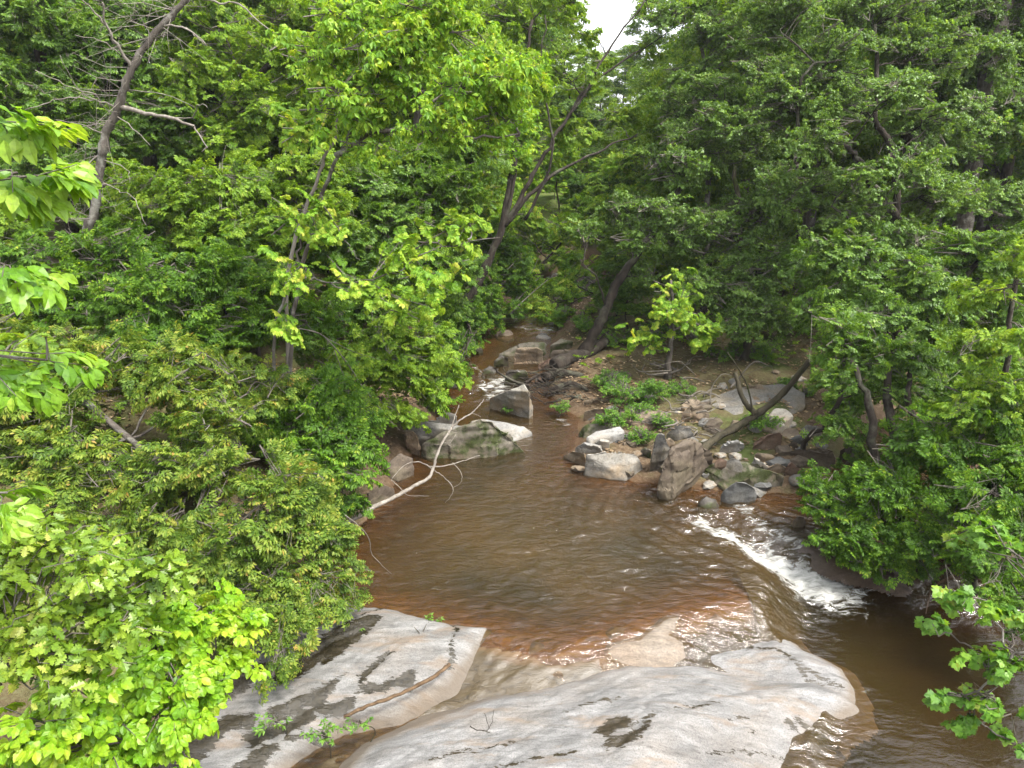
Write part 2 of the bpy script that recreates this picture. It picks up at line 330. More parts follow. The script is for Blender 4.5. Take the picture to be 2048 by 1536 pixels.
def slab_mat(name, base, light, warm, wetc, ang):
    base, light, warm, wetc = [tuple(q * .32 for q in c) for c in (base, light, warm, wetc)]
    m, N, L, out = node_mat(name)
    st = ((1, 1, 1), (0, 0, -ang))
    tc = N('ShaderNodeTexCoord'); mp = N('ShaderNodeMapping'); mp.inputs['Rotation'].default_value = (0, 0, -ang); mp.inputs['Scale'].default_value = (1, 4.2, 1)
    L(tc.outputs['Object'], mp.inputs[0])
    n1 = noise_tex(N, L, 1.5, 9, .66, vec=mp.outputs[0], dist=.6); n2 = noise_tex(N, L, 5.5, 9, .72, vec=mp.outputs[0], dist=.4); n3 = noise_tex(N, L, 60, 5, .75); n4 = noise_tex(N, L, .8, 6, .6)
    r1 = ramp(N, [(.30, tuple(q * .78 for q in base)), (.45, base), (.64, light)]); L(n1, r1.inputs[0])
    r4 = ramp(N, [(.46, (0, 0, 0)), (.70, (.75, .75, .75))]); L(n4, r4.inputs[0]); c = mixc(N, L, r4.outputs[0], r1.outputs[0], warm)
    r2 = ramp(N, [(.28, (.42, .41, .39)), (.44, (.88, .88, .88)), (.56, (1.02, 1.02, 1.02)), (.72, (1.22, 1.22, 1.22))]); L(n2, r2.inputs[0]); c = mixc(N, L, 1.0, c, r2.outputs[0], 'MULTIPLY')
    r3 = ramp(N, [(.35, (.55, .55, .55)), (.5, (.98, .98, .98)), (.65, (1.18, 1.18, 1.18))]); L(n3, r3.inputs[0]); c = mixc(N, L, 1.0, c, r3.outputs[0], 'MULTIPLY')
    n9 = noise_tex(N, L, .9, 8, .7, vec=mp.outputs[0], dist=.5); r9 = ramp(N, [(.54, (0, 0, 0)), (.66, (.55, .55, .55))]); L(n9, r9.inputs[0]); c = mixc(N, L, r9.outputs[0], c, (warm[0] * .85, warm[1] * .68, warm[2] * .5))
    r10 = ramp(N, [(.33, (.7, .7, .7)), (.40, (0, 0, 0))]); L(n9, r10.inputs[0]); c = mixc(N, L, r10.outputs[0], c, tuple(q * .5 for q in base))
    # lichen freckles
    n6 = noise_tex(N, L, 9, 8, .8); r6 = ramp(N, [(.66, (0, 0, 0)), (.73, (.8, .8, .8))]); L(n6, r6.inputs[0]); c = mixc(N, L, r6.outputs[0], c, tuple(q * .45 for q in base))
    # shore stain: rusty rim just above the water line
    a = N('ShaderNodeAttribute', attribute_name='edge'); rs = ramp(N, [(.0, (.75, .75, .75)), (.4, (.3, .3, .3)), (.9, (0, 0, 0))])
    nn = math_(N, L, 'MULTIPLY_ADD', n2, .5); nn.node.inputs[2].default_value = -.25
    L(math_(N, L, 'ADD', a.outputs['Fac'], nn), rs.inputs[0]); c = mixc(N, L, rs.outputs[0], c, (.085, .064, .043))
    # wet, algae-dark stains (their own outlines)
    wv = N('ShaderNodeAttribute', attribute_name='wet'); w0 = math_(N, L, 'MULTIPLY_ADD', n2, 1.5); w0.node.inputs[2].default_value = -.75
    n7 = noise_tex(N, L, 16, 6, .7); w1 = math_(N, L, 'MULTIPLY_ADD', n7, .5); w1.node.inputs[2].default_value = -.25
    wsum = math_(N, L, 'ADD', math_(N, L, 'ADD', wv.outputs['Fac'], w0), w1)
    rw = ramp(N, [(.48, (0, 0, 0)), (.53, (1, 1, 1))]); L(wsum, rw.inputs[0])
    rwc = ramp(N, [(.3, tuple(q * .45 for q in wetc)), (.65, tuple(q * 1.5 for q in wetc))]); L(n7, rwc.inputs[0])
    c = mixc(N, L, rw.outputs[0], c, rwc.outputs[0])
    p = N('ShaderNodeBsdfPrincipled'); p.inputs['Specular IOR Level'].default_value = .35; L(c, p.inputs['Base Color'])
    ro = N('ShaderNodeMapRange'); ro.inputs[3].default_value = .72; ro.inputs[4].default_value = .22; L(rw.outputs[0], ro.inputs[0]); L(ro.outputs[0], p.inputs['Roughness'])
    b = N('ShaderNodeBump', i_Strength=.55, i_Distance=.035); L(n2, b.inputs['Height']); b2 = N('ShaderNodeBump', i_Strength=.35, i_Distance=.006); L(n3, b2.inputs['Height'])
    L(b.outputs[0], b2.inputs['Normal']); L(b2.outputs[0], p.inputs['Normal']); L(p.outputs[0], out.inputs[0]); return m
M_SLAB = slab_mat('pale_granite', (.37, .36, .35), (.56, .55, .54), (.50, .43, .36), (.075, .058, .034), .45)
M_SLAB2 = slab_mat('stained_granite', (.33, .32, .305), (.52, .51, .49), (.44, .37, .30), (.050, .040, .022), .62)
M_SHELF = slab_mat('pinkish_rock', (.42, .34, .26), (.52, .44, .36), (.46, .34, .24), (.09, .05, .025), .3)

def wetness(V, polys, lines=(), soft=.12, base=-1.):
    w = np.full(len(V), base)
    for P in polys: w = np.maximum(w, .5 + sdpoly(V[:, 0], V[:, 1], P) / soft * .5)
    for P, r in lines: w = np.maximum(w, .5 + (r - sdline(V[:, 0], V[:, 1], P)[0]) / soft * .5)
    return np.clip(w, -1, 1.2)
def slab(name, poly, mat, label, zpix, wet=(), wetl=(), wetz=None, **k):
    V, F, mk, d = sheet([at(u, v, zpix(u, v) if callable(zpix) else zpix) for u, v in poly] if len(poly[0]) == 2 else poly, **k)
    wz = wetz if wetz is not None else 0
    pj = lambda P: [at(u, v, wz) for u, v in P]
    w = wetness(V, [pj(P) for P in wet], [(pj(P), r) for P, r in wetl])
    V, F, A = keep(V, F, mk, {'wet': w, 'edge': np.clip(d / .16, -.2, 1.5)})
    return tag(mesh_np(name, V, F, mat, attrs=A, smooth=True), label, 'rock', 'granite slabs at the foot of the pool')

zdome = lambda X, Y: -.20 - .18 * ss(1.2, 3.0, X)
DOME = [(700, 1536), (745, 1490), (850, 1440), (1000, 1393), (1120, 1368), (1200, 1340), (1290, 1324), (1390, 1316), (1500, 1335), (1620, 1360), (1690, 1390), (1706, 1412),
        (1655, 1440), (1640, 1470), (1602, 1500), (1590, 1540), (1540, 1640), (1500, 1800), (1300, 1900), (800, 1900), (640, 1650)]
slab('granite_slab', DOME, M_SLAB, 'broad pale granite dome with two brown puddles filling the bottom of the view', lambda u, v: -.20 - .18 * float(ss(1300, 1640, u)), zb=zdome, H=.50, s=.95, seed=3, rough=.055,
     wet=[[(1190, 1455), (1200, 1436), (1225, 1420), (1250, 1414), (1266, 1424), (1262, 1442), (1235, 1455), (1212, 1463)],
          [(1206, 1482), (1225, 1468), (1262, 1458), (1285, 1438), (1300, 1428), (1302, 1448), (1275, 1475), (1245, 1490), (1215, 1494)]],
     wetl=[([(1250, 1450), (1300, 1420), (1345, 1398), (1395, 1380)], .006), ([(1385, 1392), (1420, 1378), (1445, 1376)], .012), ([(860, 1496), (930, 1482), (985, 1476), (1045, 1464)], .006), ([(1460, 1404), (1505, 1390)], .008), ([(1130, 1400), (1180, 1382), (1240, 1372)], .005), ([(940, 1536), (1050, 1510), (1150, 1496)], .006), ([(1420, 1470), (1500, 1450), (1590, 1446)], .006), ([(1590, 1384), (1600, 1388)], .05), ([(1512, 1414), (1516, 1416)], .025), ([(1610, 1375), (1660, 1395), (1700, 1405)], .05)], wetz=.2)
LOBE = [(1388, 1322), (1396, 1296), (1430, 1282), (1480, 1268), (1540, 1256), (1572, 1264), (1602, 1300), (1680, 1335), (1702, 1372), (1700, 1400), (1600, 1390), (1480, 1360)]
slab('granite_slab', LOBE, M_SLAB, 'grey granite lobe with dark cracks at its right between the dome and the dark water', lambda u, v: -.24 - .14 * float(ss(1400, 1640, u)), zb=lambda X, Y: -.24 - .14 * ss(1.4, 3.0, X), H=.28, s=.45, seed=8, rough=.04,
     wetl=[([(1500, 1278), (1560, 1290), (1610, 1318), (1650, 1335), (1690, 1345)], .018), ([(1570, 1294), (1620, 1335), (1665, 1352)], .02)], wetz=-.1)
LEFTS = [(585, 1205), (640, 1192), (700, 1200), (735, 1212), (790, 1222), (850, 1238), (905, 1250), (975, 1258), (982, 1264), (940, 1325), (905, 1372), (860, 1402), (800, 1440), (740, 1450), (690, 1462), (640, 1490), (560, 1545),
         (430, 1640), (250, 1850), (-200, 1900), (-100, 1640), (150, 1480), (330, 1390), (480, 1300)]
slab('granite_slab', LEFTS, M_SLAB2, 'flat stained granite slab with dark wet streaks and a stick lying on it', lambda u, v: -.05 - .25 * float(ss(1260, 1460, v)), zb=lambda X, Y: -.06 - .25 * ss(7.3, 5.6, Y), H=.15, s=.11, seed=15, rough=.04, drop=1.4, nsc=1.6,
     wet=[[(545, 1345), (620, 1300), (690, 1260), (755, 1240), (765, 1250), (735, 1278), (690, 1312), (650, 1335), (640, 1330), (600, 1355), (560, 1365)],
          [(740, 1338), (775, 1312), (788, 1316), (765, 1332), (742, 1346), (726, 1368), (712, 1372), (718, 1352)],
          [(708, 1366), (760, 1362), (800, 1352), (826, 1338), (832, 1350), (825, 1372), (790, 1368), (762, 1380), (720, 1376)],
          [(612, 1400), (640, 1380), (662, 1378), (650, 1396), (690, 1386), (712, 1380), (708, 1400), (690, 1412), (640, 1416)],
          [(480, 1450), (560, 1430), (610, 1398), (640, 1412), (600, 1440), (540, 1455), (500, 1475)],
          [(300, 1500), (400, 1440), (470, 1415), (510, 1420), (505, 1438), (450, 1452), (420, 1480), (380, 1510), (330, 1560), (250, 1600)],
          [(350, 1420), (440, 1370), (520, 1330), (540, 1340), (480, 1380), (420, 1410), (350, 1450)], [(640, 1462), (700, 1436), (790, 1428), (740, 1448), (690, 1460), (650, 1482)], [(520, 1415), (580, 1396), (640, 1370), (690, 1352), (660, 1382), (600, 1412), (560, 1432)], [(430, 1536), (480, 1500), (520, 1470), (560, 1462), (530, 1500), (470, 1560)]],
     wetl=[([(908, 1256), (916, 1268), (908, 1290), (903, 1305), (905, 1318), (898, 1335)], .022), ([(690, 1262), (740, 1236), (775, 1222)], .02), ([(570, 1455), (620, 1446), (660, 1448)], .03), ([(648, 1222), (700, 1212)], .02)], wetz=-.03)
PALE = [(1208, 1302), (1222, 1285), (1262, 1276), (1295, 1258), (1335, 1236), (1358, 1232), (1366, 1240), (1352, 1258), (1340, 1264), (1372, 1272), (1380, 1290), (1372, 1316), (1300, 1324), (1240, 1318)]
slab('granite_slab', PALE, M_SHELF, 'small pale tan rock island at the pool lip above the dome', -.03, zb=lambda X, Y: zwater(X, Y) - .025, H=.06, s=.10, seed=22, rough=.02, step=.02)
for i, (P, lb) in enumerate([([(1000, 1372), (1020, 1340), (1052, 1308), (1070, 1288), (1082, 1290), (1068, 1316), (1046, 1352), (1040, 1368)], 'narrow pale rock strip in the wet shelf left of the tan rock island'),
                             ([(1212, 1268), (1225, 1256), (1250, 1256), (1246, 1268), (1222, 1276)], 'tiny tan rock patch at the pool lip beside the tan rock island'),
                             ([(1418, 1238), (1432, 1228), (1450, 1234), (1444, 1248), (1424, 1250)], 'small tan rock patch poking out of orange shallows right of the tan island')]):
    slab('granite_slab', P, M_SHELF, lb, -.06, zb=lambda X, Y: zwater(X, Y) - .035, H=.05, s=.08, seed=30 + i, rough=.015, step=.015)

# wet algae-covered shelf below the pool lip, over which the outlet runs
SHELF = SOUTH
m, N, L, out = node_mat('wet_algae_rock')
tc = N('ShaderNodeTexCoord'); mp = N('ShaderNodeMapping'); mp.inputs['Rotation'].default_value = (0, 0, -.5); mp.inputs['Scale'].default_value = (1, 2.6, 1); L(tc.outputs['Object'], mp.inputs[0])
n1 = noise_tex(N, L, 4.5, 9, .7, vec=mp.outputs[0], dist=.8); n2 = noise_tex(N, L, 22, 7, .75, vec=mp.outputs[0])
e = N('ShaderNodeAttribute', attribute_name='edge')
ra = ramp(N, [(.28, (.015, .011, .006)), (.5, (.045, .032, .015)), (.62, (.055, .041, .022)), (.74, (.10, .08, .05))]); L(n1, ra.inputs[0])
rb = ramp(N, [(.3, (.070, .038, .016)), (.62, (.15, .088, .042))]); L(n1, rb.inputs[0])
dbk = N('ShaderNodeAttribute', attribute_name='dark_bed'); ee = math_(N, L, 'ADD', e.outputs['Fac'], math_(N, L, 'MULTIPLY_ADD', n1, .9)); ee.node.inputs[1].links[0].from_node.inputs[2].default_value = -.45
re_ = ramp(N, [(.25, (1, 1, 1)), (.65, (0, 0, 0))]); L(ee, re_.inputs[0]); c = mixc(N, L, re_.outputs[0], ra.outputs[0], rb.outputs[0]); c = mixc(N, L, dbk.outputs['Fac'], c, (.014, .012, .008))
p = N('ShaderNodeBsdfPrincipled', i_Roughness=.25); p.inputs['Specular IOR Level'].default_value = .5; L(c, p.inputs['Base Color'])
b = N('ShaderNodeBump', i_Strength=.6, i_Distance=.03); L(n1, b.inputs['Height']); b2 = N('ShaderNodeBump', i_Strength=.5, i_Distance=.008); L(n2, b2.inputs['Height']); L(b.outputs[0], b2.inputs['Normal'])
L(b2.outputs[0], p.inputs['Normal']); L(p.outputs[0], out.inputs[0])
ax = np.arange(-4.4, 3.3, .03); ay = np.arange(4.2, 9.6, .03)
X, Y = np.meshgrid(ax, ay); X = X.ravel(); Y = Y.ravel(); dl, fr = sdline(X, Y, LIP); d = sdpoly(X, Y, SHELF); s_ = np.where(d > 0, dl, -dl)
u = X * .88 + Y * .48; w = -X * .48 + Y * .88
z = np.where(s_ > 0, -.30 * ss(.0, 1.3, s_), .26 * s_) + .07 * fbm(u * 1.3, w * 4, 4, 41) * ss(-.1, .3, s_) + .02 * fbm(u * 6, w * 18, 3, 44) * ss(-.1, .2, s_) + .005
zw_ = zwater(X, Y); film = -.05 + .085 * ss(1.5, .8, X) * ss(0, .35, s_) - .16 * ss(1.3, 2.0, X) * ss(.25, .6, s_); z = np.minimum(z - .03, zw_ + film + .07 * fbm(u * 1.6, w * 3.2, 4, 47) * (1 - .85 * ss(.8, 1.5, X)))
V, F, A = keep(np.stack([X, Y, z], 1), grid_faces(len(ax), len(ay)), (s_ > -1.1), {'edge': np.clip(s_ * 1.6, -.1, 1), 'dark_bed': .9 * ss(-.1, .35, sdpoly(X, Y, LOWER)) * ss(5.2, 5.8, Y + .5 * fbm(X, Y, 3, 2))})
tag(mesh_np('wet_shelf', V, F, m, attrs=A, smooth=True), 'orange and dark brown algae covered rock shelf below the pool', kind='structure')
SH_INTERP = (ax, ay, z.reshape(len(ay), len(ax)))
def shelf_z(x, y):
    ax, ay, Zs = SH_INTERP; i = np.clip(((x - ax[0]) / .03).astype(int), 0, len(ax) - 1); j = np.clip(((y - ay[0]) / .03).astype(int), 0, len(ay) - 1)
    o = Zs[j, i]; return np.where((x < ax[0]) | (x > ax[-1]) | (y < ay[0]) | (y > ay[-1]), -9, o)

# sloping bedrock right of the cascade
slab('granite_slab', [(1560, 1050), (1600, 1030), (1660, 1018), (1740, 1030), (1810, 1060), (1830, 1110), (1790, 1135), (1720, 1120), (1650, 1100), (1590, 1075)],
     rock_mat('wet_brown_bedrock', (.06, .04, .03), (.17, .12, .09), (.11, .075, .05), layers=((1, 3, 1), (0, 0, .5)), rough=.3), 'wet brown bedrock sheet sloping to the white cascade under the overhanging leaves', -.05, zb=-.14, H=.07, s=.5, seed=51, rough=.03)

# ------------------------------------------------------------------ the water, one sheet from the far riffle to the lower pool
ax = np.concatenate([np.arange(-4.6, -2.6, .07), np.arange(-2.6, 4.4, .036), np.arange(4.4, 8.2, .07)]); ay = np.concatenate([np.arange(3.4, 7.2, .06), np.arange(7.2, 12.5, .036), np.arange(12.5, 16.5, .06), np.arange(16.5, 36, .12)])
X, Y = np.meshgrid(ax, ay); X = X.ravel(); Y = Y.ravel(); dS = sdpoly(X, Y, STREAM); zw = zwater(X, Y)
bed = np.maximum(gz(X, Y), shelf_z(X, Y)); dep = zw - bed
dt, ft = sdline(X, Y, TROUGH); dL = sdpoly(X, Y, LOWER)
foam = np.exp(-(dt / (.19 + .36 * ft ** 1.3)) ** 2) * (.66 + .34 * ft) * ss(0.0, .10, ft)
EDDY = [at(1600, 1160, -.45), at(1660, 1165, -.45), at(1740, 1178, -.45), at(1850, 1205, -.46)]; d2, f2 = sdline(X, Y, EDDY)
foam = np.maximum(foam, .85 * np.exp(-(d2 / (.34 - .22 * f2)) ** 2) * (1 - .55 * f2))
SIDE = [at(1480, 1010, 0), at(1530, 1050, 0), at(1600, 1075, 0)]; d3, f3 = sdline(X, Y, SIDE); foam = np.maximum(foam, .50 * np.exp(-(d3 / .16) ** 2))
RIF = [([(965, 775), (1000, 762), (1012, 770), (985, 790)], .26, .62), ([(1040, 655), (1075, 662), (1110, 660)], .22, .45), ([(1090, 548), (1150, 548), (1200, 556)], .5, .5), ([(1120, 838), (1135, 850)], .12, .5), ([(1165, 800), (1170, 812)], .1, .6),
       ([(935, 725), (960, 740), (965, 760)], .1, .4)]
rough_w = np.zeros(len(X))
for P, r, a in RIF:
    d4, f4 = sdline(X, Y, [atw(*q) for q in P]); foam = np.maximum(foam, a * np.exp(-(d4 / r) ** 2)); rough_w = np.maximum(rough_w, np.exp(-(d4 / (r * 2)) ** 2))
rough_w = np.maximum(rough_w, np.exp(-(dt / .5) ** 2)); rough_w = np.maximum(rough_w, np.exp(-(d2 / .5) ** 2))
C0 = at(1430, 1060, 0); rr = np.hypot(X - C0[0], Y - C0[1]); th = np.arctan2(Y - C0[1], X - C0[0])
ring = np.sin(dt * 2 * np.pi / .23 + 7 * fbm(X * .9, Y * .9, 3, 61)) * np.exp(-np.abs(dt - .9) / 1.1) * ss(-.15, -.5, dL)
calm = ss(.2, .9, dL) * (1 - np.clip(rough_w, 0, 1)); chop = ss(-1.6, .9, X - .25 * (Y - 9)); z = zw + .017 * ring * np.clip(.8 + 1.4 * fbm(X * 1.5, Y * 1.5, 2, 66), 0, 1) + ((.007 + .024 * chop) * (1 - .88 * calm) + .075 * rough_w) * fbm(X * 3.6 + .5 * Y, Y * 5.2, 4, 71) * (dS > 0) * ss(0.02, .12, dep) + .045 * np.clip(foam, 0, 1) * (vnoise(X * 11, Y * 11, 81) + .3)
m, N, L, out = node_mat('creek_water')
fo = N('ShaderNodeAttribute', attribute_name='foam'); de = N('ShaderNodeAttribute', attribute_name='depth'); ca = N('ShaderNodeAttribute', attribute_name='calm')
tc = N('ShaderNodeTexCoord')
n1 = noise_tex(N, L, 3.6, 3, .5, stretch=((1, 2.1, 1), (0, 0, .35)), dist=.6); n2 = noise_tex(N, L, 17, 5, .6, stretch=((1, 1.7, 1), (0, 0, .2)), dist=.8); n3 = noise_tex(N, L, .7, 4, .5)
h = math_(N, L, 'MULTIPLY_ADD', n2, .14); L(n1, h.node.inputs[2])
bs = N('ShaderNodeMapRange'); bs.inputs[3].default_value = .42; bs.inputs[4].default_value = .10; L(ca.outputs['Fac'], bs.inputs[0])
b = N('ShaderNodeBump', i_Distance=.20); L(bs.outputs[0], b.inputs['Strength']); L(h, b.inputs['Height'])
br = ramp(N, [(.35, (.0225, .0165, .0068)), (.62, (.038, .0235, .0078))]); L(n3, br.inputs[0])
dif = N('ShaderNodeBsdfDiffuse'); L(br.outputs[0], dif.inputs[0])
tr = N('ShaderNodeBsdfTransparent'); tr.inputs[0].default_value = (.86, .72, .52, 1)
op = math_(N, L, 'SUBTRACT', 1.0, math_(N, L, 'POWER', 2.718, math_(N, L, 'MULTIPLY', de.outputs['Fac'], -4.2)), clamp=True)
mx = N('ShaderNodeMixShader'); L(op, mx.inputs[0]); L(tr.outputs[0], mx.inputs[1]); L(dif.outputs[0], mx.inputs[2])
gl = N('ShaderNodeBsdfGlossy', i_Roughness=.04); L(b.outputs[0], gl.inputs['Normal']); gl.inputs[0].default_value = (1, 1, 1, 1)
fr = N('ShaderNodeFresnel', i_IOR=1.45); L(b.outputs[0], fr.inputs['Normal'])
m2 = N('ShaderNodeMixShader'); L(fr.outputs[0], m2.inputs[0]); L(mx.outputs[0], m2.inputs[1]); L(gl.outputs[0], m2.inputs[2])
nf = noise_tex(N, L, 4.5, 6, .62, stretch=((1, 2.4, 1), (0, 0, .75)), dist=1.0); nf2 = noise_tex(N, L, 34, 4, .7)
fs = math_(N, L, 'ADD', math_(N, L, 'MULTIPLY', fo.outputs['Fac'], 1.15), math_(N, L, 'MULTIPLY_ADD', nf, 2.4)); fs.node.inputs[1].links[0].from_node.inputs[2].default_value = -1.42
fs2 = math_(N, L, 'ADD', fs, math_(N, L, 'MULTIPLY_ADD', nf2, .35)); fs2.node.inputs[1].links[0].from_node.inputs[2].default_value = -.17
fr2 = ramp(N, [(.22, (0, 0, 0)), (.55, (.45, .45, .45)), (1.1, (.88, .88, .88))]); L(fs2, fr2.inputs[0])
# stray bubbles drifting over the pool
vo = N('ShaderNodeTexVoronoi', i_Scale=5.5); L(tc.outputs['Object'], vo.inputs['Vector']); vb = math_(N, L, 'LESS_THAN', vo.outputs['Distance'], .040)
wn = N('ShaderNodeTexWhiteNoise'); L(vo.outputs['Position'], wn.inputs['Vector']); vb2 = math_(N, L, 'MULTIPLY', vb, math_(N, L, 'LESS_THAN', wn.outputs['Value'], .14))
fd = N('ShaderNodeBsdfPrincipled', i_Roughness=.6); fd.inputs['Base Color'].default_value = (.36, .36, .335, 1)
m3 = N('ShaderNodeMixShader'); L(math_(N, L, 'MAXIMUM', fr2.outputs[0], math_(N, L, 'MULTIPLY', vb2, .7)), m3.inputs[0]); L(m2.outputs[0], m3.inputs[1]); L(fd.outputs[0], m3.inputs[2]); L(m3.outputs[0], out.inputs[0])
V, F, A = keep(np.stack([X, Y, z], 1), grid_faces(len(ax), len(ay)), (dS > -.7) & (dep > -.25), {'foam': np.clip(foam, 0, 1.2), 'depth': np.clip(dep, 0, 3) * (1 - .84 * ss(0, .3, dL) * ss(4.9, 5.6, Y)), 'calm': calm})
tag(mesh_np('stream_water', V, F, m, attrs=A, smooth=True), 'muddy brown creek water with a white cascade at the right', kind='structure')

# ------------------------------------------------------------------ boulders
RM = {
 'grey':   rock_mat('grey_boulder', (.17, .16, .145), (.34, .325, .295), (.26, .22, .165), moss=.10, scale=3.2),
 'pale':   rock_mat('pale_boulder', (.30, .275, .23), (.50, .47, .41), (.42, .32, .21), layers=((1, 1, 2.5), (.4, .5, 0)), scale=3.5),
 'white':  rock_mat('white_boulder', (.29, .28, .26), (.48, .47, .44), (.38, .33, .26), layers=((1, 1, 3), (.3, .3, 0)), scale=3.5),
 'brown':  rock_mat('brown_boulder', (.10, .075, .055), (.22, .17, .12), (.19, .155, .10), moss=.10, scale=2.4),
 'mossy':  rock_mat('mossy_boulder', (.15, .125, .09), (.36, .32, .26), (.20, .15, .09), moss=.50, scale=2.6),
 'dark':   rock_mat('dark_boulder', (.040, .032, .024), (.105, .085, .062), (.075, .06, .035), moss=.35, rough=.45),
 'red':    rock_mat('red_brown_boulder', (.12, .065, .042), (.24, .15, .10), (.18, .13, .09), moss=.05),
 'slate':  rock_mat('slate_boulder', (.13, .13, .125), (.24, .24, .23), (.19, .18, .16), moss=.08, scale=4),
 'tan':    rock_mat('tan_boulder', (.20, .15, .10), (.38, .30, .21), (.30, .20, .12), moss=.12),
}
def boulder(pts, mat, label, seed=0, zb=None, back=.35, amp=.04, edge=.055, bev=.03, name='boulder'):
    """pts: (u, v, height above the local water); the hull of those points, carried down to the ground behind and below"""
    P = []
    for u, v, h in pts:
        z = h
        for _ in range(4): z = float(zup(np.array(at(u, v, z)[1]))) + h
        P.append(at(u, v, z))
    P = np.array(P); zb0 = float(zup(P[:, 1].mean()))
    Q = [P]
    lo = P.copy(); lo[:, 2] = zb0 - .35 if back > .05 else P[:, 2] - .14; lo[:, 1] += (P[:, 2] - zb0) * back; Q.append(lo)
    c = P.mean(0)
    bm = bmesh.new()
    for q in np.concatenate(Q): bm.verts.new(Vector(q - c))
    r = bmesh.ops.convex_hull(bm, input=bm.verts)
    bmesh.ops.delete(bm, geom=list({e for e in r['geom_interior'] + r['geom_unused'] if isinstance(e, bmesh.types.BMVert)}), context='VERTS')
    bmesh.ops.dissolve_limit(bm, angle_limit=math.radians(14), verts=bm.verts, edges=bm.edges)
    bmesh.ops.bevel(bm, geom=bm.edges[:] + bm.verts[:], offset=bev, segments=1, affect='EDGES', clamp_overlap=True)
    bmesh.ops.triangulate(bm, faces=bm.faces)
    for _ in range(6):
        es = [e for e in bm.edges if e.calc_length() > edge]
        if not es or len(bm.faces) > 9000: break
        bmesh.ops.subdivide_edges(bm, edges=es, cuts=1); bmesh.ops.triangulate(bm, faces=bm.faces)
    bm.normal_update(); off = Vector((seed * 7.3, seed * 3.1, seed))
    for v in bm.verts:
        p = v.co + off; n = v.normal
        a = noise.noise(p * 1.9) * .9 + noise.noise(p * 4.5) * .45 + noise.noise(p * 11) * .22 + noise.noise(p * 25) * .1
        a -= abs(noise.noise(Vector((p.x * 1.3 + p.z, p.y * 1.3, p.z * 6)))) * .8; cp = p * 3.2; a += (noise.cell(cp) - .5) * .5
        v.co = v.co + n * a * amp
    me = bpy.data.meshes.new(name); bm.to_mesh(me); bm.free(); me.polygons.foreach_set('use_smooth', np.ones(len(me.polygons), bool)); me.materials.append(RM[mat])
    me.set_sharp_from_angle(angle=math.radians(38))
    o = link(bpy.data.objects.new(name, me)); o.location = Vector(c)
    return tag(o, label, 'rock', 'boulders along the stream')
B = boulder
B([(838, 905, .05), (842, 888, .30), (880, 866, .50), (925, 850, .62), (958, 838, .80), (985, 840, .80), (1002, 858, .55), (1025, 882, .25), (1052, 903, 0), (1000, 909, 0), (935, 921, 0), (868, 920, 0)], 'mossy', 'large moss fronted boulder with a peaked top at the left edge of the pool', 1, amp=.05)
B([(812, 848, .62), (838, 838, .60), (880, 843, .58), (945, 853, .5), (965, 868, .42), (900, 884, .25), (870, 878, .3), (838, 868, .4)], 'grey', 'grey slab tilted behind the mossy peaked boulder', 2, amp=.03)
B([(938, 840, .22), (962, 834, .28), (1010, 839, .30), (1050, 849, .25), (1069, 863, .10), (1050, 876, .0), (1028, 884, 0), (1000, 880, 0), (960, 868, .05)], 'white', 'smooth white flat rock wedged behind the mossy peaked boulder', 3, amp=.025)
B([(806, 862, .55), (822, 858, .6), (838, 870, .5), (842, 898, .1), (822, 890, .1)], 'tan', 'small upright brown rock left of the mossy peaked boulder', 4)
B([(770, 925, .35), (800, 905, .45), (828, 915, .35), (830, 945, .02), (795, 965, .0), (765, 960, 0)], 'brown', 'brown bank rock half under the left leaves beside the mossy boulder', 5)
B([(730, 985, .35), (762, 965, .4), (790, 975, .2), (785, 1000, 0), (745, 1015, 0)], 'brown', 'low brown bank rock under the leaves where the fallen branch starts', 6)
B([(1048, 767, .80), (1060, 783, .72), (1067, 812, .25), (1066, 826, .0), (1044, 826, 0), (1028, 815, .05), (1005, 813, .05), (979, 810, .05), (978, 796, .28), (1014, 781, .62)], 'pale', 'pale triangular boulder in midstream below the riffle', 7, amp=.03)
B([(1008, 750, .35), (1014, 738, .48), (1050, 735, .5), (1058, 746, .42), (1057, 761, 0), (1012, 763, 0)], 'dark', 'dark rounded boulder just upstream of the pale triangular one', 8, amp=.03)
B([(1025, 712, .25), (1030, 697, .45), (1042, 693, .48), (1054, 702, .38), (1073, 694, .5), (1088, 700, .4), (1085, 712, .15), (1060, 723, 0), (1048, 721, 0)], 'tan', 'light saddle shaped rock in the upper stream', 9, amp=.04)
B([(995, 706, .1), (1030, 688, .3), (1062, 680, .36), (1092, 684, .3), (1090, 700, .12), (1025, 713, .0)], 'mossy', 'low green mossy mound behind the light saddle rock', 10)
B([(1098, 708, .3), (1104, 698, .42), (1125, 696, .42), (1158, 702, .36), (1162, 714, .1), (1120, 718, 0)], 'brown', 'flat brown rock lying between the saddle rock and the leaning trunk', 11)
B([(1073, 729, .15), (1092, 715, .3), (1118, 713, .3), (1132, 722, .2), (1112, 734, .0), (1085, 736, 0)], 'red', 'flat reddish rock beside the driftwood roots', 12)
B([(962, 738, .12), (980, 728, .2), (1000, 734, .15), (990, 748, 0), (968, 748, 0)], 'dark', 'small wet dark stone in the fast water left of the dark boulder', 13)
B([(1168, 930, .1), (1171, 908, .48), (1210, 902, .52), (1268, 905, .5), (1280, 913, .42), (1287, 936, .15), (1277, 953, 0), (1254, 963, 0), (1225, 957, 0), (1174, 946, 0)], 'pale', 'big pale blocky boulder at the right shore of the pool', 14, amp=.03)
B([(1127, 909, .05), (1146, 899, .25), (1172, 904, .35), (1176, 940, .0), (1152, 928, 0)], 'tan', 'yellowish pointed rock left of the big pale blocky boulder', 15)
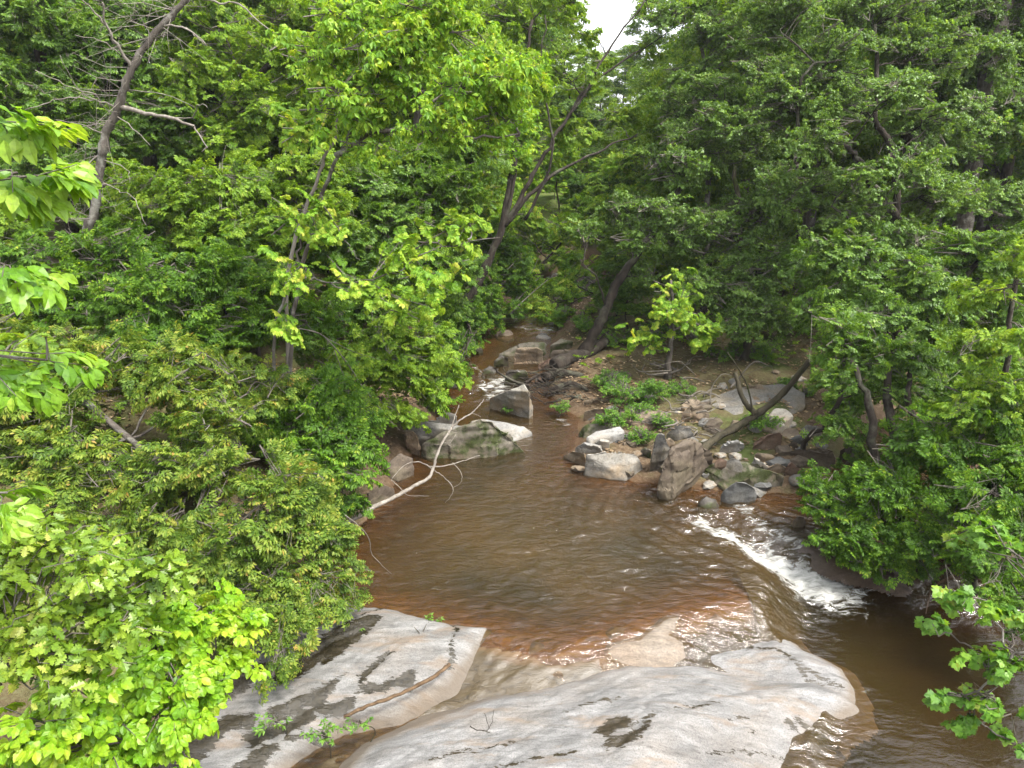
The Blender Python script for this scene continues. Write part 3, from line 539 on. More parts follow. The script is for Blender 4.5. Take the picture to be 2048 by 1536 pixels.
B([(1148, 893, .2), (1166, 881, .4), (1202, 888, .4), (1210, 901, .25), (1152, 904, .1)], 'white', 'pale streaked rock resting behind the big blocky boulder', 16)
B([(1156, 862, .12), (1174, 846, .35), (1214, 840, .42), (1246, 845, .42), (1250, 866, .25), (1200, 888, .1), (1164, 882, .05)], 'mossy', 'broad mossy rock under the white slab on the right bank', 17)
B([(1170, 872, .45), (1190, 858, .56), (1240, 850, .58), (1252, 862, .50), (1216, 873, .44), (1180, 886, .36)], 'white', 'white slab of rock lying on the broad mossy rock', 18, back=.1, amp=.02)
B([(1166, 822, .3), (1190, 815, .42), (1238, 818, .42), (1238, 836, .1), (1170, 840, .05)], 'tan', 'oblong tan rock upstream on the right bank', 19)
B([(1168, 802, .25), (1190, 795, .35), (1218, 798, .3), (1205, 814, .05), (1172, 814, .05)], 'tan', 'small tan rock behind the oblong tan rock', 20)
B([(1226, 880, .35), (1236, 874, .4), (1247, 882, .35), (1246, 899, .1), (1228, 900, .1)], 'slate', 'small grey stone between the white slab and the blocky boulder', 21)
B([(1245, 884, .35), (1250, 879, .38), (1264, 896, .2), (1262, 904, .1), (1246, 903, .1)], 'tan', 'small pointed tan stone beside the small grey stone', 22)
B([(1277, 898, .35), (1291, 889, .45), (1305, 902, .4), (1306, 932, .0), (1284, 930, 0)], 'mossy', 'moss footed rock left of the upright slab', 23)
B([(1303, 893, .70), (1308, 872, .92), (1320, 862, 1.0), (1333, 870, .95), (1343, 896, .6), (1340, 922, .2), (1320, 945, 0), (1307, 928, .1)], 'grey', 'tall upright grey slab standing left of the big brown boulder', 24, amp=.025)
B([(1364, 870, 1.05), (1378, 885, .98), (1402, 883, .90), (1426, 896, .65), (1430, 911, .45), (1420, 928, .25), (1402, 956, .05), (1374, 986, 0), (1346, 1001, 0), (1327, 992, 0), (1312, 952, .45), (1330, 915, .8), (1350, 892, .98)], 'brown', 'biggest brown boulder with a pointed top in the right rock pile', 25, amp=.05, bev=.05)
B([(1402, 936, .25), (1432, 916, .48), (1470, 918, .50), (1530, 935, .45), (1575, 950, .3), (1545, 985, .0), (1450, 985, 0), (1410, 965, 0)], 'mossy', 'wide low mossy brown boulder right of the biggest brown boulder', 26, amp=.05)
B([(1440, 990, .1), (1447, 980, .25), (1470, 962, .45), (1492, 962, .45), (1513, 975, .3), (1516, 992, .05), (1498, 1004, 0), (1455, 1004, 0)], 'slate', 'rounded slate grey boulder at the water edge in front of the rock pile', 27, amp=.025, bev=.06)
B([(1438, 893, .45), (1462, 880, .6), (1480, 878, .62), (1488, 887, .5), (1487, 900, .3), (1448, 902, .3)], 'white', 'light grey stone on top of the right rock pile behind the brown boulder', 28)
B([(1503, 888, .5), (1538, 866, .75), (1563, 861, .8), (1571, 869, .7), (1553, 887, .4), (1512, 900, .3)], 'red', 'reddish tilted slab at the back of the right rock pile', 29, back=.1)
B([(1572, 881, .4), (1592, 867, .55), (1614, 871, .55), (1620, 886, .35), (1598, 894, .25)], 'slate', 'grey wedge stone right of the reddish slab', 30)
B([(1550, 907, .4), (1598, 896, .5), (1632, 899, .45), (1645, 910, .3), (1625, 927, .1), (1570, 930, .1)], 'brown', 'flat brown slab half under the leaves at the right end of the rock pile', 31)
B([(1506, 909, .42), (1515, 901, .5), (1534, 914, .4), (1552, 913, .38), (1550, 924, .2), (1515, 925, .2)], 'tan', 'flat tan stone left of the flat brown slab', 32)
B([(1528, 933, .35), (1556, 921, .45), (1582, 934, .35), (1575, 948, .1), (1535, 948, .1)], 'tan', 'pinkish tan stone in front of the flat tan stone', 33)
B([(1568, 936, .35), (1583, 921, .48), (1602, 938, .3), (1590, 950, .1)], 'red', 'small pointed pinkish stone at the right of the rock pile', 34)
B([(1428, 922, .6), (1442, 912, .68), (1456, 921, .6), (1444, 928, .5)], 'red', 'small orange stone lying on the wide mossy boulder', 35, back=.0, bev=.015, amp=.015)
B([(1452, 920, .58), (1466, 914, .66), (1480, 919, .6), (1488, 932, .48), (1464, 930, .5)], 'grey', 'small grey stone lying on the wide mossy boulder beside the orange one', 36, back=.0, bev=.015, amp=.015)
B([(1300, 890, .5), (1343, 872, .6), (1352, 880, .5), (1345, 893, .35)], 'tan', 'small tan stone between the upright slab and the biggest brown boulder', 37)
B([(1388, 838, .42), (1400, 800, .62), (1470, 775, .75), (1560, 765, .8), (1615, 782, .75), (1612, 812, .62), (1570, 838, .52), (1500, 850, .45), (1420, 850, .4)], 'grey', 'big flat sandy rock under leaf litter behind the fallen forked log', 38, amp=.03)
B([(1300, 770, .45), (1322, 758, .6), (1340, 764, .5), (1330, 782, .3)], 'brown', 'round brown rock by the thin trunk on the right bank', 39)
B([(1245, 838, .4), (1290, 815, .6), (1330, 822, .55), (1345, 845, .35), (1290, 860, .25)], 'tan', 'tan rock half hidden in fresh green weeds on the right bank', 40)
B([(1345, 820, .4), (1360, 812, .5), (1382, 826, .45), (1372, 842, .3), (1350, 840, .3)], 'white', 'pale stone right of the weeds on the bank', 41)
B([(1398, 1005, .06), (1412, 995, .14), (1432, 998, .12), (1438, 1012, 0), (1410, 1014, 0)], 'dark', 'small wet stone in the water left of the rounded slate boulder', 42, bev=.015)
B([(1188, 772, .3), (1205, 758, .5), (1232, 762, .5), (1240, 780, .25), (1210, 790, .2)], 'tan', 'angular tan rock upstream of the fresh weeds', 71)
B([(1330, 868, .35), (1350, 848, .6), (1380, 850, .6), (1392, 872, .35), (1360, 884, .25)], 'grey', 'grey angular rock just behind the biggest brown boulder', 72)
B([(1400, 866, .35), (1425, 852, .5), (1452, 858, .5), (1446, 878, .3)], 'brown', 'brown slab under the fallen forked log', 73)
B([(1462, 868, .4), (1490, 852, .55), (1530, 852, .55), (1512, 872, .35)], 'tan', 'flat tan slab right of the foot of the fallen forked log', 74)
B([(1590, 912, .35), (1612, 898, .5), (1660, 900, .5), (1670, 918, .3), (1620, 930, .15)], 'brown', 'long brown slab under the leaves at the far right of the rock pile', 75)
B([(1495, 935, .3), (1510, 918, .5), (1536, 926, .45), (1530, 948, .2)], 'pale', 'pale angular stone in the middle of the right rock pile', 76)
B([(985, 722, .2), (1000, 708, .35), (1020, 712, .3), (1012, 730, .0), (992, 732, .0)], 'dark', 'dark stone in the rapids left of the light saddle rock', 77)
B([(1098, 690, .35), (1120, 676, .5), (1150, 680, .5), (1146, 696, .25), (1110, 698, .2)], 'mossy', 'mossy rock on the upper right bank beside the leaning trunk', 78)
B([(1130, 775, .2), (1150, 762, .4), (1178, 768, .35), (1170, 785, .1), (1142, 788, .1)], 'tan', 'tan rock under the driftwood tangle', 79)
B([(868, 835, .35), (890, 822, .45), (915, 826, .4), (905, 842, .1), (880, 845, .1)], 'grey', 'grey rock at the left bank behind the tilted slab', 80)
B([(1180, 890, .3), (1200, 876, .5), (1222, 880, .45), (1216, 900, .2)], 'pale', 'pale chunk between the white slab and the blocky boulder', 81)
for i, (u, v, r, h) in enumerate([(1010, 668, 20, .15), (955, 700, 14, .12), (1085, 672, 16, .2), (1120, 745, 14, .25), (1275, 760, 12, .2), (1385, 880, 14, .3), (1600, 1040, 16, .25), (1700, 900, 22, .4), (905, 770, 12, .2), (880, 820, 14, .25)]):
    k = [(u - r, v, h * .5), (u - r * .3, v - r * .6, h), (u + r * .6, v - r * .5, h * .9), (u + r, v + r * .2, h * .3), (u + r * .3, v + r * .6, 0), (u - r * .6, v + r * .5, 0)]
    o = B(k, ['brown', 'dark', 'grey'][i % 3], ['low stone at the far end of the visible stream', 'dark stone at the left edge of the upper stream', 'grey stone left of the driftwood upstream', 'brown stone by the driftwood root pile', 'dark stone at the foot of the weeds', 'grey stone behind the biggest brown boulder',
          'brown stone on the wet bedrock under the leaves', 'dark stone in the shade by the right trunks', 'dark stone under the left bank leaves by the riffle', 'grey stone at the left bank below the riffle'][i], 60 + i, bev=.02)

for k in range(22):
    u, v = random.uniform(1165, 1660), random.uniform(775, 955)
    q = at(u, v, .35)
    if (1240 < u < 1400 and v > 860) or float(sdpoly(np.array([q[0]]), np.array([q[1]]), STREAM)[0]) > -.1: continue
    r = random.uniform(14, 30); h = gz1(q[0], q[1]); e = random.uniform(.5, .9) * r / 90
    B([(u - r, v, h + e * .4), (u - r * .4, v - r * .55, h + e), (u + r * .5, v - r * random.uniform(.3, .6), h + e * .95), (u + r, v + r * .1, h + e * .3), (u + r * .3, v + r * .5, h - .02), (u - r * .5, v + r * .45, h - .02)], ['tan', 'grey', 'pale', 'brown'][k % 4],
      'angular %s rock half sunk in the litter of the right bank' % ['tan', 'mottled grey', 'pale', 'brown'][k % 4], 90 + k, bev=.02)['group'] = 'half sunk rocks on the right bank'

STONE_SH = []
for k in range(5):
    bm = bmesh.new(); bmesh.ops.create_icosphere(bm, subdivisions=2, radius=1)
    for v in bm.verts:
        n = v.co.normalized(); v.co = Vector((n.x * 1.25, n.y, n.z * .6)) * (1 + .38 * noise.noise(n * 1.3 + Vector((k * 9, 0, 0))) + .16 * noise.noise(n * 3.1 + Vector((0, k * 5, 0))))
    me = bpy.data.meshes.new('loose_stone'); bm.to_mesh(me); bm.free(); me.materials.append(RM[['tan', 'grey', 'brown', 'pale', 'slate'][k]]); STONE_SH.append(me)
for k in range(64):
    u, v = random.uniform(1150, 1660), random.uniform(765, 985)
    if v > 930 and u < 1400: continue
    q = at(u, v, .35); q[2] = gz1(q[0], q[1])
    if float(sdpoly(np.array([q[0]]), np.array([q[1]]), STREAM)[0]) > .25: continue
    o = link(bpy.data.objects.new('loose_stone', STONE_SH[k % 5])); s_ = random.uniform(.06, .17); o.scale = (s_ * random.uniform(.8, 1.4), s_, s_); o.rotation_euler = (random.uniform(-.3, .3), random.uniform(-.3, .3), random.uniform(0, 6.28)); o.location = Vector((q[0], q[1], q[2] + .02))
    tag(o, 'small loose %s stone lying between the boulders of the right bank' % ['tan', 'mottled grey', 'brown', 'pale', 'slate grey'][k % 5], 'stone', 'loose stones on the right bank')
x = rng.uniform(-8, 12, 26000); y = rng.uniform(8.5, 22, 26000); k = (-sdpoly(x, y, STREAM) > .25) & (fbm(x * .9, y * .9, 3, 55) > -.12); x, y = x[k], y[k]; z = gz(x, y) + .012
a = rng.uniform(0, math.tau, len(x)); r = rng.uniform(.025, .06, len(x)); V = np.stack([np.stack([x + r * np.cos(a + t) * (1 if i % 2 == 0 else .55), y + r * np.sin(a + t) * (1 if i % 2 == 0 else .55), z + rng.uniform(0, .035, len(x))], 1) for i, t in enumerate((0, math.pi / 2, math.pi, 3 * math.pi / 2))], 1).reshape(-1, 3)
lit = leaf_mat('dead_leaf', [(0, (.030, .020, .012)), (.45, (.085, .055, .032)), (.8, (.15, .105, .065)), (1, (.25, .20, .14))], trans=.1)
tag(mesh_np('leaf_litter', V, np.arange(len(V)).reshape(-1, 4), lit, attrs={'tone': np.repeat(rng.random(len(x)), 4)}), 'brown fallen leaves strewn over the stream banks', kind='stuff')
# ------------------------------------------------------------------ foliage
def rotm(x, up):
    """(n,3,3) frames whose columns are the leaf's length, its width and its normal"""
    x = x / (np.linalg.norm(x, axis=-1, keepdims=True) + 1e-9); y = np.cross(up, x); y /= np.linalg.norm(y, axis=-1, keepdims=True) + 1e-9
    return np.stack([x, y, np.cross(x, y)], -1)
def leaf_shape(kind, L, W):
    if kind == 'diamond':
        V = [(0, 0, 0), (.42 * L, .5 * W, .12 * W), (L, 0, -.10 * L), (.42 * L, -.5 * W, .12 * W)]; F = [(0, 2, 1), (0, 3, 2)]
    elif kind == 'oval':
        V = [(0, 0, 0), (.22 * L, .36 * W, .10 * W), (.55 * L, .5 * W, .12 * W), (.85 * L, .24 * W, -.04 * L), (L, 0, -.16 * L), (.85 * L, -.24 * W, -.04 * L), (.55 * L, -.5 * W, .12 * W), (.22 * L, -.36 * W, .10 * W), (.5 * L, 0, 0)]
        F = [(0, 8, 1), (1, 8, 2), (2, 8, 3), (3, 8, 4), (4, 8, 5), (5, 8, 6), (6, 8, 7), (7, 8, 0)]
    elif kind == 'oak':
        o = [(.08, .05), (.20, .22), (.28, .10), (.42, .40), (.50, .16), (.64, .50), (.72, .20), (.84, .30), (.92, .12)]
        V = [(0, 0, 0)] + [(a * L, b * W, .12 * b * W - .10 * L * a * a) for a, b in o] + [(L, 0, -.12 * L)] + [(a * L, -b * W, .12 * b * W - .10 * L * a * a) for a, b in o[::-1]] + [(.5 * L, 0, -.03 * L)]
        n = len(V) - 1; F = [(i, n, (i + 1) % n) for i in range(n)]
    elif kind == 'maple':
        o = [(.0, .05), (-.06, .30), (.14, .34), (.18, .56), (.36, .40), (.46, .62), (.56, .30), (.66, .24), (.80, .20)]
        V = [(0, 0, 0)] + [(a * L, b * W, .06 * W * b - .06 * L * a) for a, b in o] + [(L, 0, -.14 * L)] + [(a * L, -b * W, .06 * W * b - .06 * L * a) for a, b in o[::-1]] + [(.35 * L, 0, 0)]
        n = len(V) - 1; F = [(i, n, (i + 1) % n) for i in range(n)]
    return np.array(V, float), np.array(F, np.int32)

def spray(kind, leafL, n_target):
    """leaf places on one twig end: positions (n,3), frames (n,3,3), tone offsets; twig runs along +X, normal +Z"""
    P, X, U, T = [], [], [], []
    if kind == 'flat':                                   # hornbeam, beech: leaves in two ranks along a flat fan of twigs
        step = leafL * .42; S = leafL * math.sqrt(n_target) * .82; twigs = [(np.zeros(3), 0., S)]
        k = 1; q = S * .18
        while q < S * .86:
            twigs.append((np.array([q, 0, 0]), (1 if k % 2 else -1) * math.radians(random.uniform(35, 55)), (S - q) * random.uniform(.55, .75))); q += S * .13; k += 1
        for o, a, ln in twigs:
            d = np.array([math.cos(a), math.sin(a), 0]); r = step * .5; j = 0
            while r < ln:
                s = 1 if j % 2 else -1; b = a + s * math.radians(random.uniform(38, 62)); dz = -random.uniform(.05, .75)
                P.append(o + d * r + np.array([0, 0, -.10 * (o[0] + r) ** 2 / S])); X.append((math.cos(b), math.sin(b), dz)); U.append((random.gauss(0, .42), random.gauss(0, .42), 1)); T.append((o[0] + r) / S)
                r += step * random.uniform(.8, 1.2); j += 1
            P.append(o + d * ln); X.append((math.cos(a), math.sin(a), -.5)); U.append((0, random.gauss(0, .3), 1)); T.append(1.)
    else:                                                # tuft: leaves hanging round the twig end
        S = leafL * (2.2 if kind == 'tuft' else 1.6); nb = max(2, n_target // 6)
        for b in range(nb):
            o = np.array([S * (b + .3) / nb, random.gauss(0, .25) * S, random.gauss(0, .18) * S]) * (1 if b else .4)
            for j in range(6):
                a = j * math.tau / 6 + random.uniform(-.5, .5); dz = -random.uniform(.15, 1.5 if kind == 'tuft' else .8)
                P.append(o + np.array([math.cos(a), math.sin(a), 0]) * leafL * .15); X.append((math.cos(a) + .35, math.sin(a), dz)); U.append((random.gauss(0, .35), random.gauss(0, .35), 1)); T.append(random.random())
    P = np.array(P); return P, rotm(np.array(X), np.array(U)), np.array(T)

class Species:
    def __init__(s, mat, leaf, L, W, kind, n, scale_j=.25, bark='twig', pitch=-.25, tone=(.34, .20), tipgain=.30):
        s.mat = LV[mat]; s.shape = leaf_shape(leaf, L, W); s.L = L; s.W = W; s.sj = scale_j; s.bark = BARK[bark]; s.pitch = pitch; s.tone = tone; s.tg = tipgain
        s.tmpl = [spray(kind, L, n) for _ in range(6)]; s.area = np.mean([len(t[0]) for t in s.tmpl]) * L * W * .5
        s.name = mat
SPC = {
 'hornbeam': Species('hornbeam', 'diamond', .066, .035, 'flat', 13),
 'red':      Species('red', 'diamond', .062, .029, 'flat', 14, tone=(.40, .22), tipgain=.36),
 'yellow':   Species('yellow', 'diamond', .088, .049, 'tuft', 7, tone=(.42, .2)),
 'elm':      Species('yellow', 'oval', .078, .056, 'flat', 8, tone=(.48, .18)),
 'birch':    Species('birch', 'diamond', .058, .043, 'tuft', 12, tone=(.42, .2)),
 'dark':     Species('dark', 'diamond', .065, .037, 'flat', 13, tone=(.44, .2)),
 'spring':   Species('spring', 'diamond', .068, .040, 'flat', 11, tone=(.42, .2)),
 'airy':     Species('yellow', 'diamond', .085, .050, 'flat', 11, tone=(.40, .2)),
 'far':      Species('spring', 'diamond', .125, .076, 'tuft', 14, tone=(.44, .22)),
 'fardark':  Species('hornbeam', 'diamond', .125, .076, 'tuft', 14, tone=(.55, .22)),
 'weed':     Species('weed', 'diamond', .055, .026, 'tuft', 12, tone=(.5, .2), pitch=.35),
 'oak':      Species('oak', 'oak', .088, .066, 'cluster', 9, tone=(.45, .24)),
 'viburnum': Species('viburnum', 'oval', .072, .050, 'flat', 9, tone=(.5, .22)),
 'beech':    Species('beech', 'oval', .090, .050, 'flat', 8, tone=(.5, .22)),
 'maple':    Species('maple', 'maple', .060, .066, 'cluster', 9, tone=(.5, .24)),
}
for k_, v_ in SPC.items(): v_.key = k_
LEAF_COUNT = [0]
MASSK = 3.0
COVM = {'far': 1.6, 'fardark': 1.6, 'oak': 1.9, 'viburnum': 2.0, 'beech': 1.0, 'maple': 1.5, 'weed': 1.3, 'yellow': 2.0}
def place_sprays(clumps, axis_xy, cov, sp, droop_up=0.0, sub=7):
    """clumps: list of (centre, radii). Returns spray positions, frames, tones, clump index"""
    PP, RR, TT, CI = [], [], [], []
    cov = cov * COVM.get(sp.key, 2.6)
    for ci, (c, r) in enumerate(clumps):
        c = np.asarray(c, float); r = np.asarray(r, float)
        n = max(4, int(cov * math.pi * r[0] * r[2] / sp.area))
        ns = max(3, int(sub * (1 + .5 * (r.max() > 1.2)))); n0 = 0
        dirs = rng.normal(size=(ns, 3)); dirs /= np.linalg.norm(dirs, axis=1)[:, None]
        sc = c + dirs * r * (rng.uniform(.25, .85, (ns, 1))); sr = rng.uniform(.38, .72, (ns, 1)) * r * np.array([1, 1, .62]); st = rng.normal(0, .10, ns)
        k = rng.integers(0, ns, n); d = rng.normal(size=(n, 3)); d /= np.linalg.norm(d, axis=1)[:, None]; d[:, 2] = np.where(d[:, 2] < -.35, -d[:, 2], d[:, 2])
        p = sc[k] + d * sr[k] * rng.uniform(.25, 1, (n, 1)) ** .6
        out = p - np.array([axis_xy[0], axis_xy[1], 0]); out[:, 2] = 0; out /= np.linalg.norm(out, axis=1)[:, None] + 1e-6
        x = out * .7 + d * np.array([1, 1, .35]) * .9 + rng.normal(0, .35, (n, 3)) * np.array([1, 1, .5])
        x /= np.linalg.norm(x[:, :2], axis=1)[:, None] + .2; x[:, 2] = x[:, 2] * .5 + sp.pitch + rng.normal(0, .22, n)
        up = np.stack([rng.normal(0, .6, n), rng.normal(0, .6, n), np.ones(n)], 1)
        PP.append(p); RR.append(rotm(x, up)); TT.append(st[k] + rng.normal(0, .10, n)); CI.append(np.full(n, ci))
    return np.concatenate(PP), np.concatenate(RR), np.concatenate(TT), np.concatenate(CI)
def leaves_of(sp, P, R, T):
    """every leaf of the sprays: positions, frames, scales, tones"""
    k = rng.integers(0, len(sp.tmpl), len(P)); LP, LR, LT, LS = [], [], [], []
    for j, (tp, tr, tt) in enumerate(sp.tmpl):
        s = np.where(k == j)[0]
        if not len(s): continue
        LP.append((P[s][:, None] + np.einsum('nij,mj->nmi', R[s], tp)).reshape(-1, 3))
        LR.append(np.einsum('nij,mjk->nmik', R[s], tr).reshape(-1, 3, 3))
        LT.append((T[s][:, None] + sp.tg * (tt[None] - .5)).reshape(-1)); LS.append(np.full(len(s) * len(tp), 1.))
    LP, LR, LT = np.concatenate(LP), np.concatenate(LR), np.concatenate(LT); n = len(LP)
    return LP, LR, 1 + rng.uniform(-sp.sj, sp.sj, n), np.clip(sp.tone[0] + .5 * sp.tg * 0 + LT + rng.normal(0, sp.tone[1] * .6, n), 0, 1)
def bake(name, sp, LP, LR, LS, LT, parent, origin):
    V0, F0 = sp.shape; n, m = len(LP), len(V0); LEAF_COUNT[0] += n * len(F0)
    V = LP[:, None] + LS[:, None, None] * np.einsum('nij,mj->nmi', LR, V0) - np.asarray(origin, float)
    F = (F0[None] + (np.arange(n) * m)[:, None, None]).reshape(-1, 3)
    o = mesh_np(name, V.reshape(-1, 3), F, sp.mat, parent, attrs={'tone': np.repeat(LT, m)}); o['kind'] = 'stuff'; return o

MASS = {}
def masses(sp, R0=.55):
    """six small boughs of foliage per species, each with its own twigs; the trees' crowns share their meshes"""
    if sp.key in MASS: return MASS[sp.key]
    out = []
    for k in range(6):
        cl = [((0, 0, 0), np.array([R0, R0 * .8, R0 * .42])), ((R0 * rng.uniform(.2, .6), R0 * rng.normal(0, .4), R0 * rng.normal(0, .25)), np.array([R0, R0, R0 * .5]) * rng.uniform(.45, .7)), ((-R0 * rng.uniform(.1, .5), R0 * rng.normal(0, .5), R0 * rng.normal(0, .3)), np.array([R0, R0, R0 * .5]) * rng.uniform(.4, .6))]
        P, Rr, T, _ = place_sprays(cl, (-2.5, 0), .62, sp, sub=3)
        LP, LR, LS, LT = leaves_of(sp, P, Rr, T); V0, F0 = sp.shape; n, m = len(LP), len(V0); LEAF_COUNT[0] += n * len(F0)
        V = (LP[:, None] + LS[:, None, None] * np.einsum('nij,mj->nmi', LR, V0)).reshape(-1, 3); F = (F0[None] + (np.arange(n) * m)[:, None, None]).reshape(-1, 3)
        tw = Tubes(); stem = smooth_path([(-R0 * 1.1, 0, -.06), (-R0 * .4, rng.normal(0, .05), .0), (R0 * .3, rng.normal(0, .08), .02), (R0 * .8, rng.normal(0, .1), -.03)], 3); tw.add(stem, np.linspace(.010, .003, len(stem)), 4, cap=False)
        for i in np.where(rng.random(len(P)) < .28)[0]:
            a = stem[rng.integers(len(stem))]; b = P[i]; tw.add(np.array([a, (a + b) / 2 + rng.normal(0, .03, 3) + [0, 0, .02], b, b + Rr[i][:, 0] * sp.L * 1.6]), np.array([.0045, .0035, .0025, .0015]), 3, cap=False)
        tV = np.concatenate(tw.V); tF = np.concatenate(tw.F); tone = np.concatenate([np.repeat(LT, m), np.zeros(len(tV))])
        out.append((mesh_np('leaf_mass', np.concatenate([V, tV]), [F, tF + len(V)], mats=[sp.mat, sp.bark], mi=np.concatenate([np.zeros(len(F)), np.ones(len(tF))]), attrs={'tone': tone}, data_only=True), n * sp.L * sp.W * .5))
    MASS[sp.key] = out; return out
def crown_of(sp, clumps, axis, cov, root, base_p, hubs, bark):
    ms = masses(sp); A = np.mean([m[1] for m in ms]); cr = bpy.data.objects.new('crown', None); COL.objects.link(cr); cr.parent = root; tw = Tubes()
    for ci, (c, r) in enumerate(clumps):
        c = np.asarray(c, float); r = np.asarray(r, float); n = max(2, int(round(cov * MASSK * math.pi * r[0] * r[2] / A + rng.random() * .6)))
        sk = min(1., .45 + .8 * min(r[0], r[2] * 1.6))
        n = max(2, int(n / sk ** 1.2))
        for k in range(n):
            d = rng.normal(size=3); d /= np.linalg.norm(d); d[2] = abs(d[2]) if d[2] < -.5 else d[2]
            p = c + d * np.maximum(r - np.array([.40, .40, .16]) * sk, r * .25) * rng.uniform(.15, 1) ** .5
            o_ = p[:2] - np.asarray(axis)[:2]; az = math.atan2(o_[1], o_[0]) + rng.normal(0, .7)
            o = bpy.data.objects.new('leaf_mass', ms[rng.integers(6)][0]); COL.objects.link(o); o.parent = cr; o['kind'] = 'stuff'
            o.location = Vector(p - base_p); o.rotation_euler = (rng.normal(0, .42), rng.normal(.08, .38), az); q = sk * rng.uniform(.8, 1.2); o.scale = (q, q, q * rng.uniform(.8, 1.25))
            h = hubs[ci]; a = h[rng.integers(len(h))]; e = p - np.array([math.cos(az), math.sin(az), 0]) * .5 * q
            if rng.random() < .6: tw.add(smooth_path([a, (a + e) / 2 + rng.normal(0, .06, 3) + [0, 0, .05], e], 3), np.linspace(.012, .006, 7), 4, cap=False)
    o = tw.build('twigs', BARK[bark], root, base_p)
    if o: o['kind'] = 'stuff'
PXC = lambda u, v, Y, ru, rv, ry=None: (atY(u, v, Y), np.array([ru * px2m(v, Y), (ry if ry else .75 * ru * px2m(v, Y)), rv * px2m(v, Y)]))
def path_px(pts): return np.array([atY(*q) for q in pts])
def on_ground(P):
    q = P.copy(); q[2] = gz1(q[0], q[1]); return q
def plant(name, label, cat, sp, clumps, trunk=None, tr=(.09, .03), limbs=(), cov=2.6, bark='grey', group=None, twig=.30, base=None, sub=7, auto_limbs=True, limb_r=.022, leafpart='crown', n_big=0, wander=.03, mass=True):
    """a tree or shrub: trunk, limbs to every leaf mass, twigs, crown. clumps in world (centre, radii)"""
    cs = [np.asarray(c[0], float) for c in clumps]; cen = np.mean(cs, 0) if cs else None
    if trunk is None:
        b = on_ground(np.array(base if base is not None else [cen[0], cen[1] + .2, 0], float)); top = max(cs, key=lambda c: c[2]) if cs else b + [0, 0, 3]
        mid = b * .5 + np.array([cen[0], cen[1], cen[2]]) * .5; trunk = smooth_path([b - [0, 0, .2], b * .7 + mid * .3 + rng.normal(0, .06, 3), mid * .55 + cen * .45 + rng.normal(0, .10, 3), top], 5, wander)
    else: trunk = smooth_path(trunk, 5, wander * .5)
    base_p = trunk[0].copy(); root = empty(name, base_p); tag(root, label, cat, group)
    t = Tubes(); n = len(trunk); rr = np.linspace(0, 1, n); R = tr[0] * (1 - rr) + tr[1] * rr; R = R * (1 + .5 * np.exp(-rr * 18)); t.add(trunk, R, 8); t.build('trunk', BARK[bark], root, base_p)
    segs = []
    for lp, r0, r1 in limbs:
        q = smooth_path(lp, 5, .02); t = Tubes(); t.add(q, np.linspace(r0, r1, len(q)), 6); t.build('limb', BARK[bark], root, base_p); segs.append(q)
    allp = np.vstack([trunk[n // 4:]] + segs) if segs else trunk[n // 4:]
    hubs = []
    for c in cs:
        if not auto_limbs: hubs.append(np.array([c])); continue
        w = np.linalg.norm(allp - c, axis=1) + .8 * np.maximum(0, allp[:, 2] - c[2]); a = allp[np.argmin(w)]
        mid = a * .5 + c * .5 + rng.normal(0, .08, 3) * np.linalg.norm(c - a) + [0, 0, .08 * np.linalg.norm(c - a)]
        q = smooth_path([a, mid, c], 5, .015); t = Tubes(); Ln = np.linalg.norm(c - a); t.add(q, np.linspace(min(limb_r * (.5 + .35 * Ln), tr[0] * .6), .006, len(q)), 5); t.build('limb', BARK[bark], root, base_p); hubs.append(q[len(q) // 3:])
    ax_ = base_p[:2] if cs and np.linalg.norm((base_p - cen)[:2]) < 4 else (cen[:2] if cs else None)
    if cs and mass and not n_big: crown_of(sp, clumps, ax_, cov, root, base_p, hubs, bark)
    elif cs:
        P, Rr, T, ci = place_sprays(clumps, base_p[:2] if np.linalg.norm((base_p - cen)[:2]) < 4 else cen[:2], cov, sp, sub=sub)
        tw = Tubes()
        for i in np.where(rng.random(len(P)) < twig)[0]:
            h = hubs[ci[i]]; a = h[rng.integers(len(h))]; b = P[i]; mid = (a + b) / 2 + rng.normal(0, .06, 3) + [0, 0, .05]; e = b + Rr[i][:, 0] * sp.L * 2.2
            tw.add(np.array([a, mid, b, e]), np.array([.007, .0055, .004, .002]), 3, cap=False)
        o = tw.build('twigs', sp.bark, root, base_p)
        if o: o['kind'] = 'stuff'
        LP, LR, LS, LT = leaves_of(sp, P, Rr, T)
        if n_big:
            # the leaves that show largest become objects of their own
            d = LP - [0, 0, CAM_H]; dep = d[:, 1] * CP - d[:, 2] * SP; uu = 1024 + F_PX * d[:, 0] / np.maximum(dep, .05); vv = 768 - F_PX * (d[:, 1] * SP + d[:, 2] * CP) / np.maximum(dep, .05)
            ok = (dep > .3) & (uu > 0) & (uu < 2048) & (vv > 0) & (vv < 1536); key = np.where(ok, dep, 1e6 + dep); idx = np.argsort(key)[:n_big]; idx = idx[ok[idx]]
            V0, F0 = sp.shape; bank = []
            for q in np.linspace(.15, .95, 7): bank.append(mesh_np('leaf', V0, F0, sp.mat, attrs={'tone': np.full(len(V0), q)}, data_only=True))
            for i in idx:
                o = bpy.data.objects.new('leaf', bank[int(np.clip((LT[i] - .1) / .8 * 7, 0, 6))]); M = Matrix([list(LR[i][0]), list(LR[i][1]), list(LR[i][2])]).to_4x4(); M = Matrix.Translation(Vector(LP[i] - base_p)) @ M @ Matrix.Scale(float(LS[i]), 4)
                COL.objects.link(o); o.parent = root; o.matrix_basis = M
            m = np.ones(len(LP), bool); m[idx] = False; LP, LR, LS, LT = LP[m], LR[m], LS[m], LT[m]
        bake(leafpart, sp, LP, LR, LS, LT, root, base_p)
    return root
def C(*rows): return [PXC(*r) for r in rows]
S = SPC

